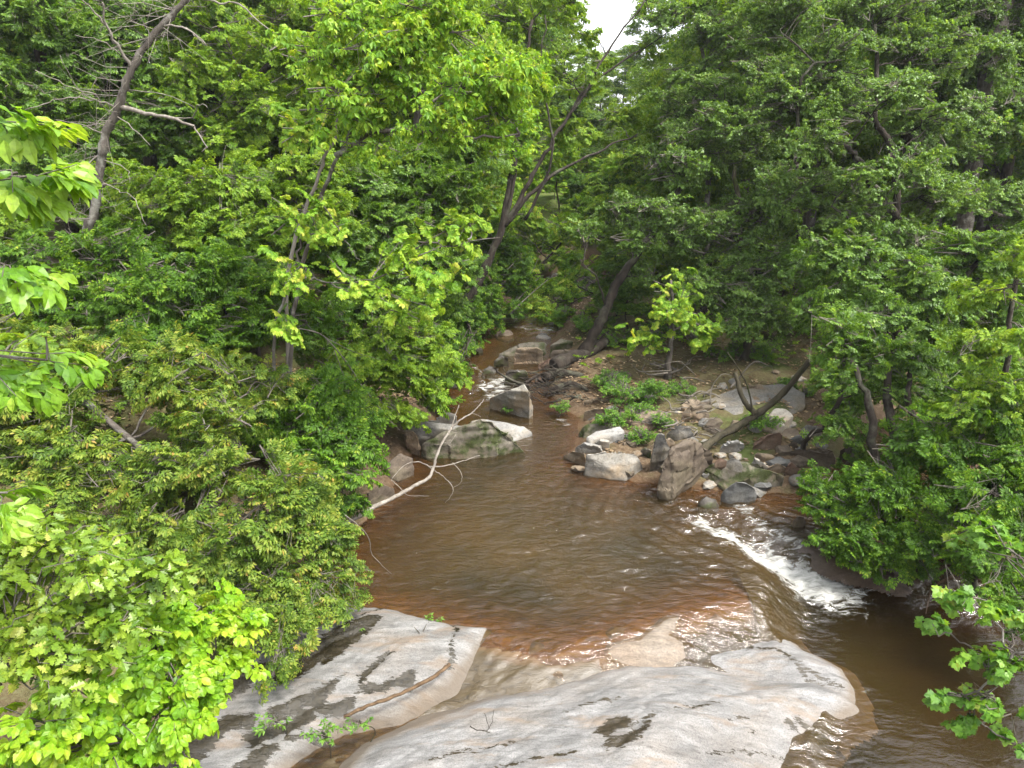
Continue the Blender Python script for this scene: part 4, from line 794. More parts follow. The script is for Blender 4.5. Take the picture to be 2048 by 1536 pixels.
# ---- left side, front to back
plant('hornbeam_shrub', 'wide red tipped shrub filling the left edge of the pool', 'shrub', S['red'],
      C((60, 800, 9.3, 150, 100), (-110, 760, 9.4, 120, 120), (-100, 920, 8.6, 130, 120), (230, 750, 9.6, 150, 70), (430, 850, 9.2, 140, 80), (160, 930, 8.7, 170, 95), (360, 960, 8.4, 160, 90), (560, 990, 8.0, 120, 70), (640, 1085, 7.7, 100, 60), (480, 1100, 7.5, 130, 75),
        (300, 1090, 7.6, 140, 75), (690, 1150, 7.5, 62, 36), (560, 1190, 7.1, 100, 50), (640, 1180, 7.3, 60, 40), (350, 770, 9.6, 110, 60), (440, 750, 10, 90, 50), (110, 1040, 8.0, 110, 50), (30, 940, 8.6, 90, 70), (200, 1010, 8.4, 100, 50), (60, 1020, 8.4, 80, 50), (420, 1180, 7.2, 100, 50), (540, 760, 10.2, 60, 40), (40, 690, 9.9, 120, 60), (100, 1010, 8.2, 140, 70), (440, 1250, 6.6, 90, 50), (560, 1290, 6.5, 60, 36)),
      base=(-4.0, 8.6, 0), tr=(.10, .04), cov=2.7, bark='grey', twig=.2)
plant('green_shrub', 'bright green rounded small tree overhanging the fallen branch', 'shrub', S['hornbeam'],
      C((640, 830, 10.6, 120, 70), (705, 890, 10.2, 70, 55), (560, 880, 10.2, 100, 60), (665, 950, 9.7, 95, 55), (700, 1005, 9.5, 55, 30), (715, 850, 10.8, 50, 50), (620, 790, 11, 80, 40)), base=(-3.4, 10.6, 0), tr=(.07, .03), cov=3.0, bark='grey', twig=.15)
plant('hanging_sapling', 'green sapling leaning over the riffle from the left bank', 'tree', S['spring'],
      C((800, 750, 12.6, 85, 60), (845, 690, 13, 65, 50), (760, 690, 12.6, 80, 50), (700, 740, 12, 70, 40), (845, 800, 12.8, 50, 40), (790, 830, 12.2, 50, 40), (870, 740, 13.4, 50, 40)), base=(-3.5, 13.2, 0), tr=(.07, .025), cov=2.4, bark='dark', twig=.25)
plant('understory_tree', 'layered dark green tree behind the red tipped shrub', 'tree', S['hornbeam'],
      C((110, 620, 12, 150, 75), (290, 600, 12, 150, 70), (440, 560, 12.4, 130, 65), (420, 675, 11.6, 110, 45), (200, 520, 12.8, 130, 60), (50, 540, 12.6, 90, 60), (530, 650, 12, 80, 45), (300, 690, 11.3, 120, 40), (560, 580, 12.4, 80, 45), (640, 640, 12.4, 70, 40)),
      base=(-6.4, 12.6, 0), tr=(.11, .04), cov=2.4, bark='grey', twig=.2)
plant('hillside_tree', 'mid green tree on the left slope beside the dead leaning trunk', 'tree', S['spring'],
      C((330, 420, 14.6, 150, 80), (480, 390, 14.8, 140, 80), (600, 360, 15, 110, 70), (210, 400, 15, 110, 70), (420, 480, 14.2, 130, 60), (560, 470, 14.4, 100, 60), (650, 430, 14.8, 80, 60)), base=(-6.5, 15.2, 0), tr=(.12, .05), cov=2.1, bark='grey', twig=.2)
plant('corner_tree', 'deep green tree in the upper left corner', 'tree', S['dark'],
      C((60, 60, 17, 170, 110), (220, 130, 17.4, 150, 110), (90, 230, 16.5, 150, 90), (300, 40, 18, 150, 90), (200, 300, 16.4, 140, 80), (60, 380, 16, 120, 90), (330, 260, 16.6, 110, 90), (-60, 150, 16, 120, 120)), base=(-11, 17.5, 0), tr=(.2, .07), cov=1.9, bark='dark', twig=.15)
plant('broadleaf_tree', 'tall tree with dark leaning trunk left of the yellow green crown', 'tree', S['spring'],
      C((420, 180, 17, 120, 90), (540, 80, 17.4, 130, 90), (390, 60, 18, 130, 80), (520, 230, 16.6, 110, 80), (620, 160, 17, 90, 80), (680, 50, 17.4, 110, 70), (450, 300, 16.4, 110, 60)),
      trunk=[on_ground(atY(400, 470, 17)), atY(415, 420, 17), atY(438, 300, 17), atY(460, 230, 17), atY(500, 170, 17.1), atY(560, 115, 17.2), atY(640, 75, 17.3), atY(720, 45, 17.4)], tr=(.12, .04), cov=1.4, bark='dark', twig=.3)
plant('grey_sapling', 'slim pale grey sapling rising through the left foliage', 'tree', S['elm'],
      C((640, 150, 12.3, 70, 60), (700, 110, 12.4, 70, 60), (600, 260, 12, 60, 45), (720, 210, 12.2, 60, 45)), trunk=[on_ground(atY(560, 640, 12)), atY(575, 560, 12), atY(612, 420, 12), atY(640, 340, 12), atY(665, 280, 12), atY(688, 190, 12.2), atY(698, 90, 12.4)], tr=(.04, .015), cov=1.4, bark='pale', twig=.5)
plant('yellow_tree', 'tree with drooping yellow green leaves spreading over the top centre', 'tree', S['yellow'],
      C((800, 130, 10.6, 120, 80), (930, 195, 10.4, 120, 75), (720, 215, 10.6, 95, 65), (1010, 240, 10.6, 75, 50), (850, 50, 10.8, 120, 60), (660, 120, 10.8, 80, 60), (990, 130, 10.8, 75, 60), (880, 270, 10.2, 90, 35), (760, 300, 10.6, 60, 35), (700, 30, 11, 90, 50), (1050, 170, 11, 60, 60)),
      trunk=[on_ground(atY(560, 760, 11.2)), atY(590, 620, 11.2), atY(612, 500, 11.1), atY(648, 380, 11), atY(690, 285, 10.9), atY(740, 180, 10.8), atY(790, 80, 10.8), atY(830, -20, 10.8)], tr=(.036, .02), cov=1.6, bark='grey', twig=.5,
      limbs=[(path_px([(672, 310, 10.9), (735, 268, 10.6), (790, 262, 10.4), (860, 268, 10.2), (930, 275, 10.2), (1035, 268, 10.3)]), .045, .012), (path_px([(730, 200, 10.8), (830, 190, 10.5), (900, 160, 10.4), (990, 130, 10.6)]), .035, .01), (path_px([(770, 120, 10.8), (850, 80, 10.7), (940, 60, 10.8)]), .03, .008)])
plant('elm_sapling', 'slender tree with rounded yellow leaves on long pale twigs above the left bank', 'tree', S['elm'],
      C((640, 470, 10.2, 90, 38), (760, 520, 10, 100, 45), (880, 480, 10.2, 80, 32), (800, 600, 9.8, 75, 38), (690, 560, 10, 80, 36), (860, 560, 10, 60, 30), (590, 440, 10.3, 60, 30), (940, 450, 10.4, 40, 20), (580, 560, 9.9, 50, 34), (570, 660, 10, 50, 34)),
      trunk=[on_ground(atY(555, 800, 10.6)), atY(545, 700, 10.5), atY(565, 610, 10.4), atY(592, 520, 10.3), atY(606, 450, 10.3)], tr=(.032, .014), cov=1.15, bark='grey', twig=.55,
      limbs=[(path_px([(592, 520, 10.3), (650, 562, 10.2), (730, 562, 10), (800, 540, 9.9), (860, 500, 10), (1000, 475, 10.3)]), .016, .006), (path_px([(660, 565, 10.1), (720, 600, 9.9), (800, 625, 9.8), (880, 650, 9.8)]), .011, .004), (path_px([(640, 385, 10.4), (665, 440, 10.2), (700, 500, 10.1), (720, 520, 10)]), .010, .004)])
plant('bank_tree', 'dense tree behind the slender yellow leaved one on the left bank', 'tree', S['dark'],
      C((720, 400, 16, 100, 80), (810, 470, 15.6, 100, 70), (890, 400, 16.4, 90, 80), (905, 540, 16, 60, 60), (800, 570, 15, 100, 60), (950, 320, 17, 80, 60), (700, 500, 15.2, 90, 60), (830, 340, 16.6, 90, 60), (720, 610, 14.4, 90, 50), (880, 620, 16, 60, 40), (640, 700, 13.2, 70, 30)), base=(-4, 16, 0), tr=(.13, .05), cov=2.2, bark='dark', twig=.2)
plant('stream_shrub', 'green shrub drooping over the left side of the upper stream', 'shrub', S['hornbeam'],
      C((955, 560, 20, 50, 50), (1005, 520, 21, 55, 55), (925, 615, 19.4, 50, 36), (985, 635, 19.6, 42, 24), (1030, 570, 21, 40, 40), (900, 660, 18.8, 45, 30), (960, 480, 21, 60, 50), (945, 635, 18.6, 40, 30), (905, 695, 17.2, 36, 30), (890, 760, 15.2, 30, 26), (880, 800, 14.6, 26, 20), (935, 670, 18, 36, 26), (975, 600, 19.8, 40, 26), (1025, 620, 20.5, 36, 22), (920, 740, 16, 24, 20)), base=(-2.6, 20.5, 0), tr=(.06, .03), cov=2.4, bark='dark', twig=.2)
plant('far_shrub', 'pale green shrub closing over the far bend of the stream from the left', 'shrub', S['airy'],
      C((1060, 590, 24, 40, 26), (1030, 545, 24, 50, 36), (1085, 500, 27, 50, 40), (1010, 460, 25, 50, 40), (1075, 622, 22, 30, 16), (1100, 575, 22.5, 44, 28), (1120, 530, 24, 50, 30), (1140, 470, 25, 60, 40), (1170, 430, 26, 50, 40)), base=(.3, 24.5, 0), tr=(.06, .03), cov=1.6, bark='dark', twig=.2)
plant('far_shrub', 'pale green shrub right of the far bend of the stream beside the leaning trunk', 'shrub', S['airy'],
      C((1190, 590, 23, 36, 28), (1230, 530, 24, 50, 36), (1260, 470, 26, 50, 40), (1170, 640, 21, 36, 26), (1210, 660, 20, 40, 26), (1140, 600, 22, 36, 22), (1150, 550, 23, 40, 30), (1120, 645, 20.4, 32, 18), (1085, 610, 21.5, 34, 20), (1190, 680, 19, 34, 22), (1095, 640, 21, 40, 20), (1060, 600, 22, 36, 20)), base=(4.6, 23.5, 0), tr=(.06, .03), cov=1.5, bark='dark', twig=.2)
plant('far_tree', 'small light green tree standing behind the far riffle', 'tree', S['airy'],
      C((1150, 440, 36, 60, 40), (1190, 380, 37, 70, 40), (1110, 390, 36, 60, 40), (1240, 420, 38, 60, 40), (1160, 330, 38, 60, 36), (1230, 340, 40, 60, 36)), base=(4.2, 37, 0), tr=(.12, .05), cov=2.2, bark='grey', twig=.2)
plant('far_tree', 'airy yellow green tree left of the far bend of the stream', 'tree', S['airy'],
      C((1000, 420, 26, 60, 40), (1050, 360, 27, 60, 40), (980, 340, 26, 50, 40), (1060, 450, 26, 50, 36), (1100, 300, 28, 60, 40), (1020, 280, 27, 60, 40)), base=(-.6, 27, 0), tr=(.10, .04), cov=1.3, bark='dark', twig=.2)
plant('far_tree', 'airy yellow green tree right of the far bend behind the leaning trunk', 'tree', S['airy'],
      C((1290, 400, 26, 70, 50), (1350, 300, 27, 80, 60), (1250, 330, 28, 50, 34), (1330, 470, 25, 60, 40), (1400, 420, 25, 70, 50), (1330, 210, 28, 40, 40)), base=(5.8, 26.5, 0), tr=(.12, .05), cov=1.3, bark='grey', twig=.2)
# ---- right side
plant('leaning_tree', 'tree with a dark trunk leaning right from the driftwood upstream', 'tree', S['birch'],
      C((1310, 480, 17.6, 80, 45), (1250, 430, 18, 70, 50), (1400, 300, 18, 100, 70), (1340, 340, 18.4, 80, 60), (1450, 200, 18.4, 100, 70), (1360, 230, 19, 80, 60), (1290, 550, 17.2, 40, 30), (1180, 470, 17.6, 50, 40), (1320, 430, 16.4, 60, 40), (1280, 490, 16.4, 46, 30), (1370, 350, 16.8, 70, 50), (1420, 260, 17, 70, 50)),
      trunk=[on_ground(atY(1166, 722, 17)), atY(1182, 680, 17), atY(1204, 635, 17), atY(1232, 575, 17.1), atY(1264, 522, 17.2), atY(1312, 455, 17.4), atY(1356, 385, 17.6), atY(1402, 310, 17.9), atY(1445, 235, 18.2)], tr=(.15, .045), cov=1.2, bark='dark', twig=.3,
      limbs=[(path_px([(1210, 610, 17), (1195, 560, 16.8), (1160, 520, 16.8)]), .03, .01)])
plant('forked_tree', 'tree forking into several dark stems above the left side of the stream', 'tree', S['spring'],
      C((1080, 60, 20, 110, 70), (1140, 10, 20.5, 60, 40), (1290, 12, 21, 40, 20), (1170, 80, 20.5, 40, 40), (1300, 100, 21, 36, 30), (1200, 130, 21, 40, 24), (1000, 40, 20, 90, 60), (1120, 150, 20, 80, 50), (1010, 150, 19.6, 80, 60), (1170, 190, 21, 46, 36), (1060, 220, 19.8, 80, 50), (1130, 260, 20.4, 80, 50), (1230, 250, 21, 60, 40), (1000, 330, 19.4, 70, 50), (1080, 330, 20, 60, 40)),
      trunk=[on_ground(atY(905, 690, 19)), atY(935, 605, 19), atY(975, 525, 19), atY(1005, 450, 19.1), atY(1022, 350, 19.2), atY(1040, 240, 19.4), atY(1048, 150, 19.6), atY(1065, 40, 19.8)], tr=(.145, .04), cov=0.8, bark='dark', twig=.35,
      limbs=[(path_px([(1005, 455, 19.1), (1042, 395, 19.2), (1072, 340, 19.3), (1105, 280, 19.5), (1165, 190, 19.8), (1225, 90, 20.2), (1290, 0, 20.6)]), .08, .02), (path_px([(1010, 450, 19.1), (1060, 390, 19.3), (1115, 345, 19.6), (1190, 305, 20), (1275, 268, 20.5)]), .075, .02),
             (path_px([(1120, 262, 19.6), (1175, 175, 20), (1250, 120, 20.4), (1345, 55, 21)]), .045, .012), (path_px([(1008, 452, 19.1), (1026, 380, 19.1), (1032, 300, 19.2), (1048, 200, 19.2)]), .07, .03), (path_px([(1050, 440, 19.2), (1105, 310, 19.2), (1085, 160, 19.3), (1090, 30, 19.4)]), .045, .015)])
plant('thin_tree', 'thin straight young tree with light leaves on the right bank', 'tree', S['elm'],
      C((1330, 630, 15.4, 75, 36), (1400, 660, 15.6, 60, 34), (1290, 680, 15.4, 50, 26), (1360, 590, 15.8, 60, 34)), trunk=[on_ground(atY(1335, 752, 15.6)), atY(1340, 690, 15.6), atY(1345, 640, 15.6), atY(1342, 560, 15.7)], tr=(.075, .03), cov=1.4, bark='grey', twig=.4)
plant('vine_tree', 'tree with a vine wrapped trunk behind the fallen forked log', 'tree', S['birch'],
      C((1430, 480, 17, 100, 70), (1500, 560, 16.4, 90, 60), (1400, 580, 16.4, 80, 50), (1560, 640, 15.8, 90, 50), (1470, 650, 15.8, 60, 36), (1520, 440, 17, 90, 70), (1600, 540, 16.2, 90, 60), (1500, 620, 16, 50, 40)),
      trunk=[on_ground(atY(1488, 735, 16.3)), atY(1496, 660, 16.3), atY(1488, 560, 16.5), atY(1478, 440, 16.8), atY(1470, 330, 17)], tr=(.11, .05), cov=2.4, bark='moss', twig=.25)
plant('twisted_tree', 'tree with crooked dark limbs in the right half of the view', 'tree', S['birch'],
      C((1640, 140, 16.6, 110, 80), (1740, 60, 17, 120, 80), (1560, 230, 16.6, 100, 70), (1850, 120, 17, 110, 80), (1700, 230, 16.4, 100, 70), (1820, 260, 16.4, 100, 70), (1600, 380, 15.8, 100, 70), (1720, 440, 15.4, 100, 50), (1870, 400, 15.8, 100, 70), (1560, 60, 17.4, 110, 70), (1800, 480, 15.2, 90, 50), (1780, 180, 15, 80, 50), (1820, 350, 14.8, 60, 50), (1640, 300, 15, 70, 50), (1700, 350, 14.8, 60, 40)),
      trunk=[on_ground(atY(1790, 760, 15.4)), atY(1798, 640, 15.5), atY(1797, 500, 15.6), atY(1790, 360, 15.8), atY(1778, 285, 16), atY(1752, 240, 16.1), atY(1755, 150, 16.4), atY(1750, 50, 16.8)], tr=(.11, .04), cov=1.7, bark='dark', twig=.3,
      limbs=[(path_px([(1795, 440, 15.6), (1745, 369, 15.5), (1717, 318, 15.5), (1690, 294, 15.5), (1652, 267, 15.6), (1600, 300, 15.6)]), .09, .02), (path_px([(1746, 368, 15.5), (1772, 320, 15.6), (1790, 304, 15.8), (1850, 260, 16)]), .045, .015), (path_px([(1797, 560, 15.5), (1735, 497, 15.2), (1717, 455, 15.1), (1663, 412, 15)]), .06, .02),
             (path_px([(1594, 400, 16.2), (1594, 308, 16.2), (1601, 178, 16.2), (1625, 130, 16.2), (1690, 120, 16.2)]), .05, .02)])
plant('upper_right_tree', 'broad blue green crown along the top between the sky gap and the thick trunk', 'tree', S['birch'],
      C((1430, 90, 20, 100, 70), (1520, 150, 19.6, 100, 60), (1440, 330, 19, 80, 60), (1500, 320, 19, 80, 60), (1380, 180, 20.4, 70, 60), (1560, 40, 20, 100, 60), (1480, 240, 19.4, 90, 60), (1400, 20, 21, 60, 40), (1330, 50, 20.6, 46, 46)), base=(5.6, 20, 0), tr=(.12, .04), cov=1.5, bark='grey', twig=.25)
plant('thick_trunk_tree', 'large tree with the thickest grey trunk at the right edge', 'tree', S['birch'],
      C((1960, 120, 18.6, 110, 80), (2040, 250, 18, 100, 80), (1900, 40, 19, 110, 60), (2030, 30, 19, 90, 70), (1900, 300, 17.8, 90, 60), (2020, 420, 17, 90, 70), (1950, 240, 17, 60, 60), (1930, 400, 17, 60, 50)),
      trunk=[on_ground(atY(1905, 640, 18.6)), atY(1915, 520, 18.6), atY(1930, 420, 18.6), atY(1950, 300, 18.6), atY(1975, 150, 18.7), atY(2005, 40, 18.8), atY(2030, -80, 19)], tr=(.25, .16), cov=1.5, bark='grey', twig=.3)
plant('shade_tree', 'dark green understory tree in the shade right of the crooked limbs', 'tree', S['dark'],
      C((1680, 520, 14, 110, 60), (1820, 560, 13.6, 120, 60), (1960, 520, 13.8, 110, 70), (1640, 610, 13.6, 80, 40), (1900, 640, 13, 110, 50), (2030, 620, 13, 90, 70), (1760, 620, 13, 100, 40), (1990, 740, 12, 90, 60), (1900, 770, 12, 80, 46), (1850, 800, 11.6, 60, 40), (1960, 860, 10.8, 70, 50), (1760, 760, 12.4, 60, 40), (1700, 800, 12.6, 50, 40)), base=(7.2, 14.6, 0), tr=(.12, .05), cov=2.3, bark='dark', twig=.2)
plant('overhanging_tree', 'multi stemmed tree whose bright lower leaves hang over the white cascade', 'tree', S['hornbeam'],
      C((1635, 985, 9.6, 60, 24), (1690, 1030, 9.3, 80, 40), (1780, 980, 9.2, 85, 65), (1870, 900, 9.4, 90, 60), (1950, 1000, 8.8, 90, 60), (1700, 1095, 8.9, 70, 34), (1770, 1080, 8.8, 60, 40), (1980, 850, 9.4, 90, 70), (1890, 1080, 8.4, 70, 40), (2020, 930, 8.8, 60, 60), (1740, 1125, 8.7, 34, 24), (1960, 1120, 7.9, 60, 40), (2050, 1040, 8, 60, 60), (1830, 1120, 8.6, 40, 24), (2040, 1180, 7.5, 50, 40)),
      base=(5.9, 10.3, 0), tr=(.10, .04), cov=3.0, bark='dark', twig=.2, limbs=[(path_px([(1760, 980, 10.2), (1745, 900, 10.4), (1738, 800, 10.8), (1700, 720, 11.2)]), .09, .04), (path_px([(1790, 980, 10.2), (1790, 880, 10.6), (1775, 780, 11), (1790, 690, 11.4)]), .11, .05), (path_px([(1800, 960, 10.2), (1845, 880, 10.6), (1815, 800, 10.8), (1830, 720, 11.2)]), .08, .04)])
plant('glossy_shrub', 'glossy leaved shrub hanging in front of the three dark stems on the right', 'shrub', S['dark'],
      C((1680, 690, 11.6, 80, 50), (1760, 720, 11.4, 80, 50), (1665, 770, 11.4, 45, 50), (1670, 840, 11.2, 40, 40), (1700, 860, 11, 50, 30), (1850, 720, 11.2, 80, 50), (1800, 790, 11, 50, 30)), base=(5.4, 12, 0), tr=(.06, .03), cov=2.0, bark='dark', twig=.3)
plant('yellow_tipped_tree', 'tree with drooping yellow tipped leaves at the right edge of the view', 'tree', S['spring'],
      C((1930, 690, 9.8, 60, 60), (1990, 780, 9.4, 70, 50), (2030, 680, 9.6, 60, 60), (1970, 590, 10.2, 60, 40), (2040, 520, 10.4, 60, 50), (1940, 820, 9.2, 40, 30)), base=(8.4, 10.5, 0), tr=(.09, .03), cov=1.5, bark='dark', twig=.3)
plant('bank_shrub', 'dense green shrub hanging over the dark lower water at the right edge', 'shrub', S['hornbeam'],
      C((1950, 1000, 8.2, 70, 50), (2040, 1080, 7.6, 70, 50), (1900, 1050, 8.4, 50, 36), (1990, 1150, 7.3, 60, 40), (2060, 1220, 6.8, 60, 50), (2000, 930, 8.8, 70, 50), (2060, 980, 8.2, 50, 50), (1850, 1000, 8.9, 50, 36)), base=(6.9, 8.4, 0), tr=(.06, .03), cov=2.2, bark='dark', twig=.2)
plant('streamside_shrub', 'dark green shrub under the three stems at the right behind the rapids', 'shrub', S['dark'],
      C((1900, 880, 10.4, 70, 50), (1960, 800, 10.8, 70, 50), (1840, 860, 10.8, 40, 30), (2030, 860, 10, 60, 60), (1720, 920, 11, 40, 24), (2040, 780, 10.6, 60, 50)), base=(7.8, 11.2, 0), tr=(.06, .03), cov=2.0, bark='dark', twig=.2)
# ---- foreground foliage, leaves one by one
plant('oak_sapling', 'oak with pale lobed leaves filling the lower left corner', 'tree', S['oak'],
      C((60, 1120, 4.2, 120, 60), (200, 1110, 4.2, 120, 46), (300, 1150, 4.2, 60, 50), (110, 1220, 3.9, 140, 60), (240, 1250, 3.9, 80, 56), (60, 1330, 3.6, 130, 60), (150, 1320, 3.8, 60, 40), (20, 690, 4.6, 70, 40), (-40, 1210, 3.9, 90, 100), (-30, 1060, 4.3, 80, 60)), base=(-3.6, 3.0, 0), trunk=[np.array([-4.2, 3.2, gz1(-4.2, 3.2) - .2]), np.array([-4.0, 3.4, 1.4]), np.array([-3.5, 3.7, 2.5])], limb_r=.007, tr=(.06, .03), cov=3.4, bark='grey', twig=.3, n_big=300, leafpart='foliage')
plant('viburnum_shrub', 'bright yellow green shrub with oval leaves at the bottom left beside the stained slab', 'shrub', S['viburnum'],
      C((300, 1270, 4.4, 90, 46), (420, 1280, 4.5, 76, 46), (350, 1350, 4.2, 80, 46), (230, 1450, 3.9, 100, 50), (330, 1430, 4.0, 60, 46), (120, 1490, 3.6, 110, 44), (270, 1530, 3.7, 80, 36), (400, 1215, 4.7, 60, 24), (180, 1560, 3.5, 120, 40), (40, 1520, 3.4, 90, 50), (330, 1520, 3.8, 40, 30), (460, 1330, 4.5, 46, 34), (380, 1400, 4.2, 56, 40), (260, 1350, 4.1, 80, 50), (300, 1220, 4.4, 60, 30), (440, 1250, 4.6, 60, 30), (150, 1420, 3.6, 80, 50), (60, 1450, 3.4, 80, 40)), base=(-3.1, 4.2, 0), trunk=[np.array([-3.4, 4.3, gz1(-3.4, 4.3) - .2]), np.array([-3.0, 4.3, .8]), np.array([-2.7, 4.2, 1.4])], limb_r=.006, tr=(.04, .02), cov=2.5, bark='grey', twig=.35, n_big=300, leafpart='foliage')
plant('beech_sapling', 'branches with large fresh green leaves reaching in from the left edge', 'tree', S['beech'],
      C((-20, 245, 3.0, 34, 22), (35, 345, 3.2, 40, 22), (10, 535, 3.0, 40, 18), (95, 720, 3.2, 28, 26), (-10, 760, 3.0, 44, 46), (15, 985, 3.0, 40, 16), (-30, 400, 3.1, 26, 26)), trunk=[np.array(q) for q in [(-4.6, 2.6, .5), (-4.5, 2.6, 3), (-4.4, 2.7, 5), (-4.4, 2.8, 8)]], tr=(.07, .03), cov=1.5, bark='grey', twig=.5, n_big=300, leafpart='foliage', sub=3, limb_r=.008)
plant('maple_sapling', 'maple with lobed leaves and pale twigs at the lower right corner', 'tree', S['maple'],
      C((1960, 1060, 4.6, 70, 40), (2030, 1120, 4.4, 60, 56), (1930, 1190, 4.3, 44, 36), (2010, 1230, 4.2, 60, 40), (1890, 1265, 4.3, 40, 16), (1960, 1320, 4.1, 56, 30), (1900, 1385, 4.0, 46, 20), (1990, 1400, 3.9, 56, 36), (2060, 1330, 3.9, 50, 60), (1950, 1450, 3.9, 30, 18), (2020, 1480, 3.8, 30, 18)),
      trunk=[np.array(q) for q in [(5.2, 3.6, -.3), (5.1, 3.7, 1.5), (5.0, 3.8, 3), (4.9, 4, 5)]], tr=(.07, .03), cov=2.0, bark='grey', twig=.4, n_big=300, leafpart='foliage', limbs=[(path_px([(2120, 1270, 3.9), (2010, 1330, 3.9), (1950, 1390, 3.95), (1910, 1420, 4)]), .012, .004)], sub=4, limb_r=.010)

# ---- dead leaning trunk, upper left
tr_ = Tubes(); root = empty('dead_tree', on_ground(atY(140, 640, 13))); tag(root, 'bare dead tree with a crooked grey trunk and white broken branch at upper left', 'tree')
bp = np.array(root.location); q = smooth_path([on_ground(atY(140, 640, 13)), atY(152, 560, 13), atY(170, 480, 13), atY(188, 420, 13), atY(200, 340, 13), atY(214, 265, 13), atY(240, 212, 13), atY(252, 162, 13), atY(288, 98, 13.1), atY(332, 42, 13.2), atY(382, -10, 13.3), atY(440, -70, 13.5)], 5, .012)
tr_.add(q, np.linspace(.10, .05, len(q)) * (1 + .10 * rng.normal(size=len(q))), 8); tr_.build('trunk', BARK['grey'], root, bp)
for P, r in [([(240, 214), (290, 226), (340, 236), (388, 252)], .045), ([(262, 138), (235, 90), (212, 50), (205, 5)], .03), ([(212, 50), (185, 20), (160, -5)], .018), ([(388, 252), (400, 275), (415, 296)], .016), ([(330, 52), (375, 58), (412, 90)], .02), ([(372, 55), (388, 70), (415, 92)], .012),
             ([(236, 215), (190, 200), (150, 195), (100, 205), (50, 220)], .016), ([(205, 215), (190, 190), (130, 170), (70, 140)], .012), ([(200, 340), (160, 355), (130, 345), (108, 340)], .016), ([(198, 310), (170, 330), (125, 325), (100, 300)], .012), ([(215, 268), (160, 250), (110, 240)], .012), ([(204, 372), (212, 368)], .04),
             ([(205, 365), (235, 378), (270, 400), (292, 450)], .01), ([(230, 230), (275, 265), (300, 290)], .01), ([(345, 236), (385, 235), (395, 210), (415, 215)], .012), ([(250, 180), (330, 190), (390, 215)], .009), ([(200, 320), (250, 335), (260, 365)], .009), ([(395, -5), (440, 5), (480, 10), (540, 60)], .02), ([(160, 355), (165, 390)], .008), ([(190, 198), (150, 170), (120, 110)], .009), ([(240, 110), (200, 80), (150, 70)], .01)]:
    pp = smooth_path(path_px([(u, v, 13 - .6 * k / len(P)) for k, (u, v) in enumerate(P)]), 4, .012); t = Tubes(); t.add(pp, np.linspace(r, r * .45, len(pp)), 6); t.build('limb', BARK['pale'], root, bp)
tw = Tubes()
for k in range(70):
    i = rng.integers(5, len(q) - 3); a = q[i]; d = np.array([rng.normal(-.5, .8), rng.normal(-.3, .5), rng.normal(.0, .35)]); ln = rng.uniform(.4, 1.3); d *= ln / np.linalg.norm(d); b = a + d * .5 + rng.normal(0, .06, 3); c = a + d + rng.normal(0, .10, 3)
    tw.add(np.array([a, b, c]), np.array([.007, .005, .002]), 3, cap=False)
    for _ in range(2): tw.add(np.array([b, b + rng.normal(0, .15, 3), b + d * .4 + rng.normal(0, .2, 3)]), np.array([.004, .003, .0015]), 3, cap=False)
tw.build('twigs', BARK['pale'], root, bp)['kind'] = 'stuff'

# ---- wood lying about
def wood(name, label, cat, pieces, mat, origin, names=None, group=None):
    root = empty(name, origin); tag(root, label, cat, group)
    for k, (P, r0, r1) in enumerate(pieces):
        pp = smooth_path(P, 5, .004); t = Tubes(); t.add(pp, np.linspace(r0, r1, len(pp)) * (1 + .07 * rng.normal(size=len(pp))), 8 if r0 > .03 else 5); t.build((names[k] if names else ('stem' if k == 0 else 'branch')), BARK[mat], root, origin)
    return root
br = [(680, 1055, 9.3), (705, 1040, 9.5), (748, 1014, 9.8), (790, 994, 10.1), (828, 972, 10.5), (855, 958, 10.7), (866, 938, 10.9), (872, 915, 11.0), (884, 886, 11.2), (903, 856, 11.5)]
wood('fallen_branch', 'pale bare fallen branch rising from the pool edge in front of the mossy boulder', 'branch', [(path_px(br), .042, .017), (path_px([(903, 857, 11.5), (908, 838, 11.6), (918, 810, 11.9)]), .014, .006), (path_px([(903, 857, 11.5), (920, 840, 11.6), (943, 826, 11.9), (957, 813, 12), (968, 798, 12.2)]), .018, .006),
     (path_px([(859, 933, 10.9), (890, 932, 11), (925, 922, 11.2), (960, 911, 11.4)]), .014, .006), (path_px([(868, 940, 10.8), (885, 952, 10.8), (902, 968, 10.7), (906, 985, 10.6), (890, 1006, 10.5)]), .009, .004), (path_px([(866, 938, 10.9), (845, 926, 10.9), (820, 925, 10.8), (800, 938, 10.6), (782, 960, 10.4)]), .010, .004),
     (path_px([(782, 960, 10.2), (800, 975, 10.2), (815, 990, 10.1), (858, 992, 10.1)]), .008, .004), (path_px([(884, 886, 11.2), (900, 885, 11.2), (912, 868, 11.3)]), .007, .003), (path_px([(905, 925, 11.1), (922, 945, 11), (922, 965, 10.9), (906, 975, 10.8)]), .006, .003), (path_px([(943, 826, 11.9), (955, 830, 11.9), (962, 834, 11.9)]), .006, .003)], 'pale', atY(*br[0]))
gb = lambda u, v, h=0.: at(u, v, h)
wood('fallen_log', 'fallen mossy log with a Y shaped fork leaning on the right bank', 'log', [([gb(1395, 905, .35), gb(1440, 872, .55), gb(1480, 850, .7), gb(1515, 828, .9), gb(1548, 803, 1.15), gb(1580, 770, 1.5), gb(1625, 715, 2.1)], .085, .05), ([gb(1512, 828, .92), gb(1490, 805, 1.1), gb(1478, 775, 1.35), gb(1470, 745, 1.6)], .06, .04), ([gb(1506, 832, .9), gb(1500, 790, 1.3), gb(1485, 750, 1.7), gb(1455, 705, 2.2)], .022, .010),
     ([gb(1440, 872, .5), gb(1420, 885, .35), gb(1390, 884, .4)], .03, .012)], 'moss', gb(1395, 905, .3))
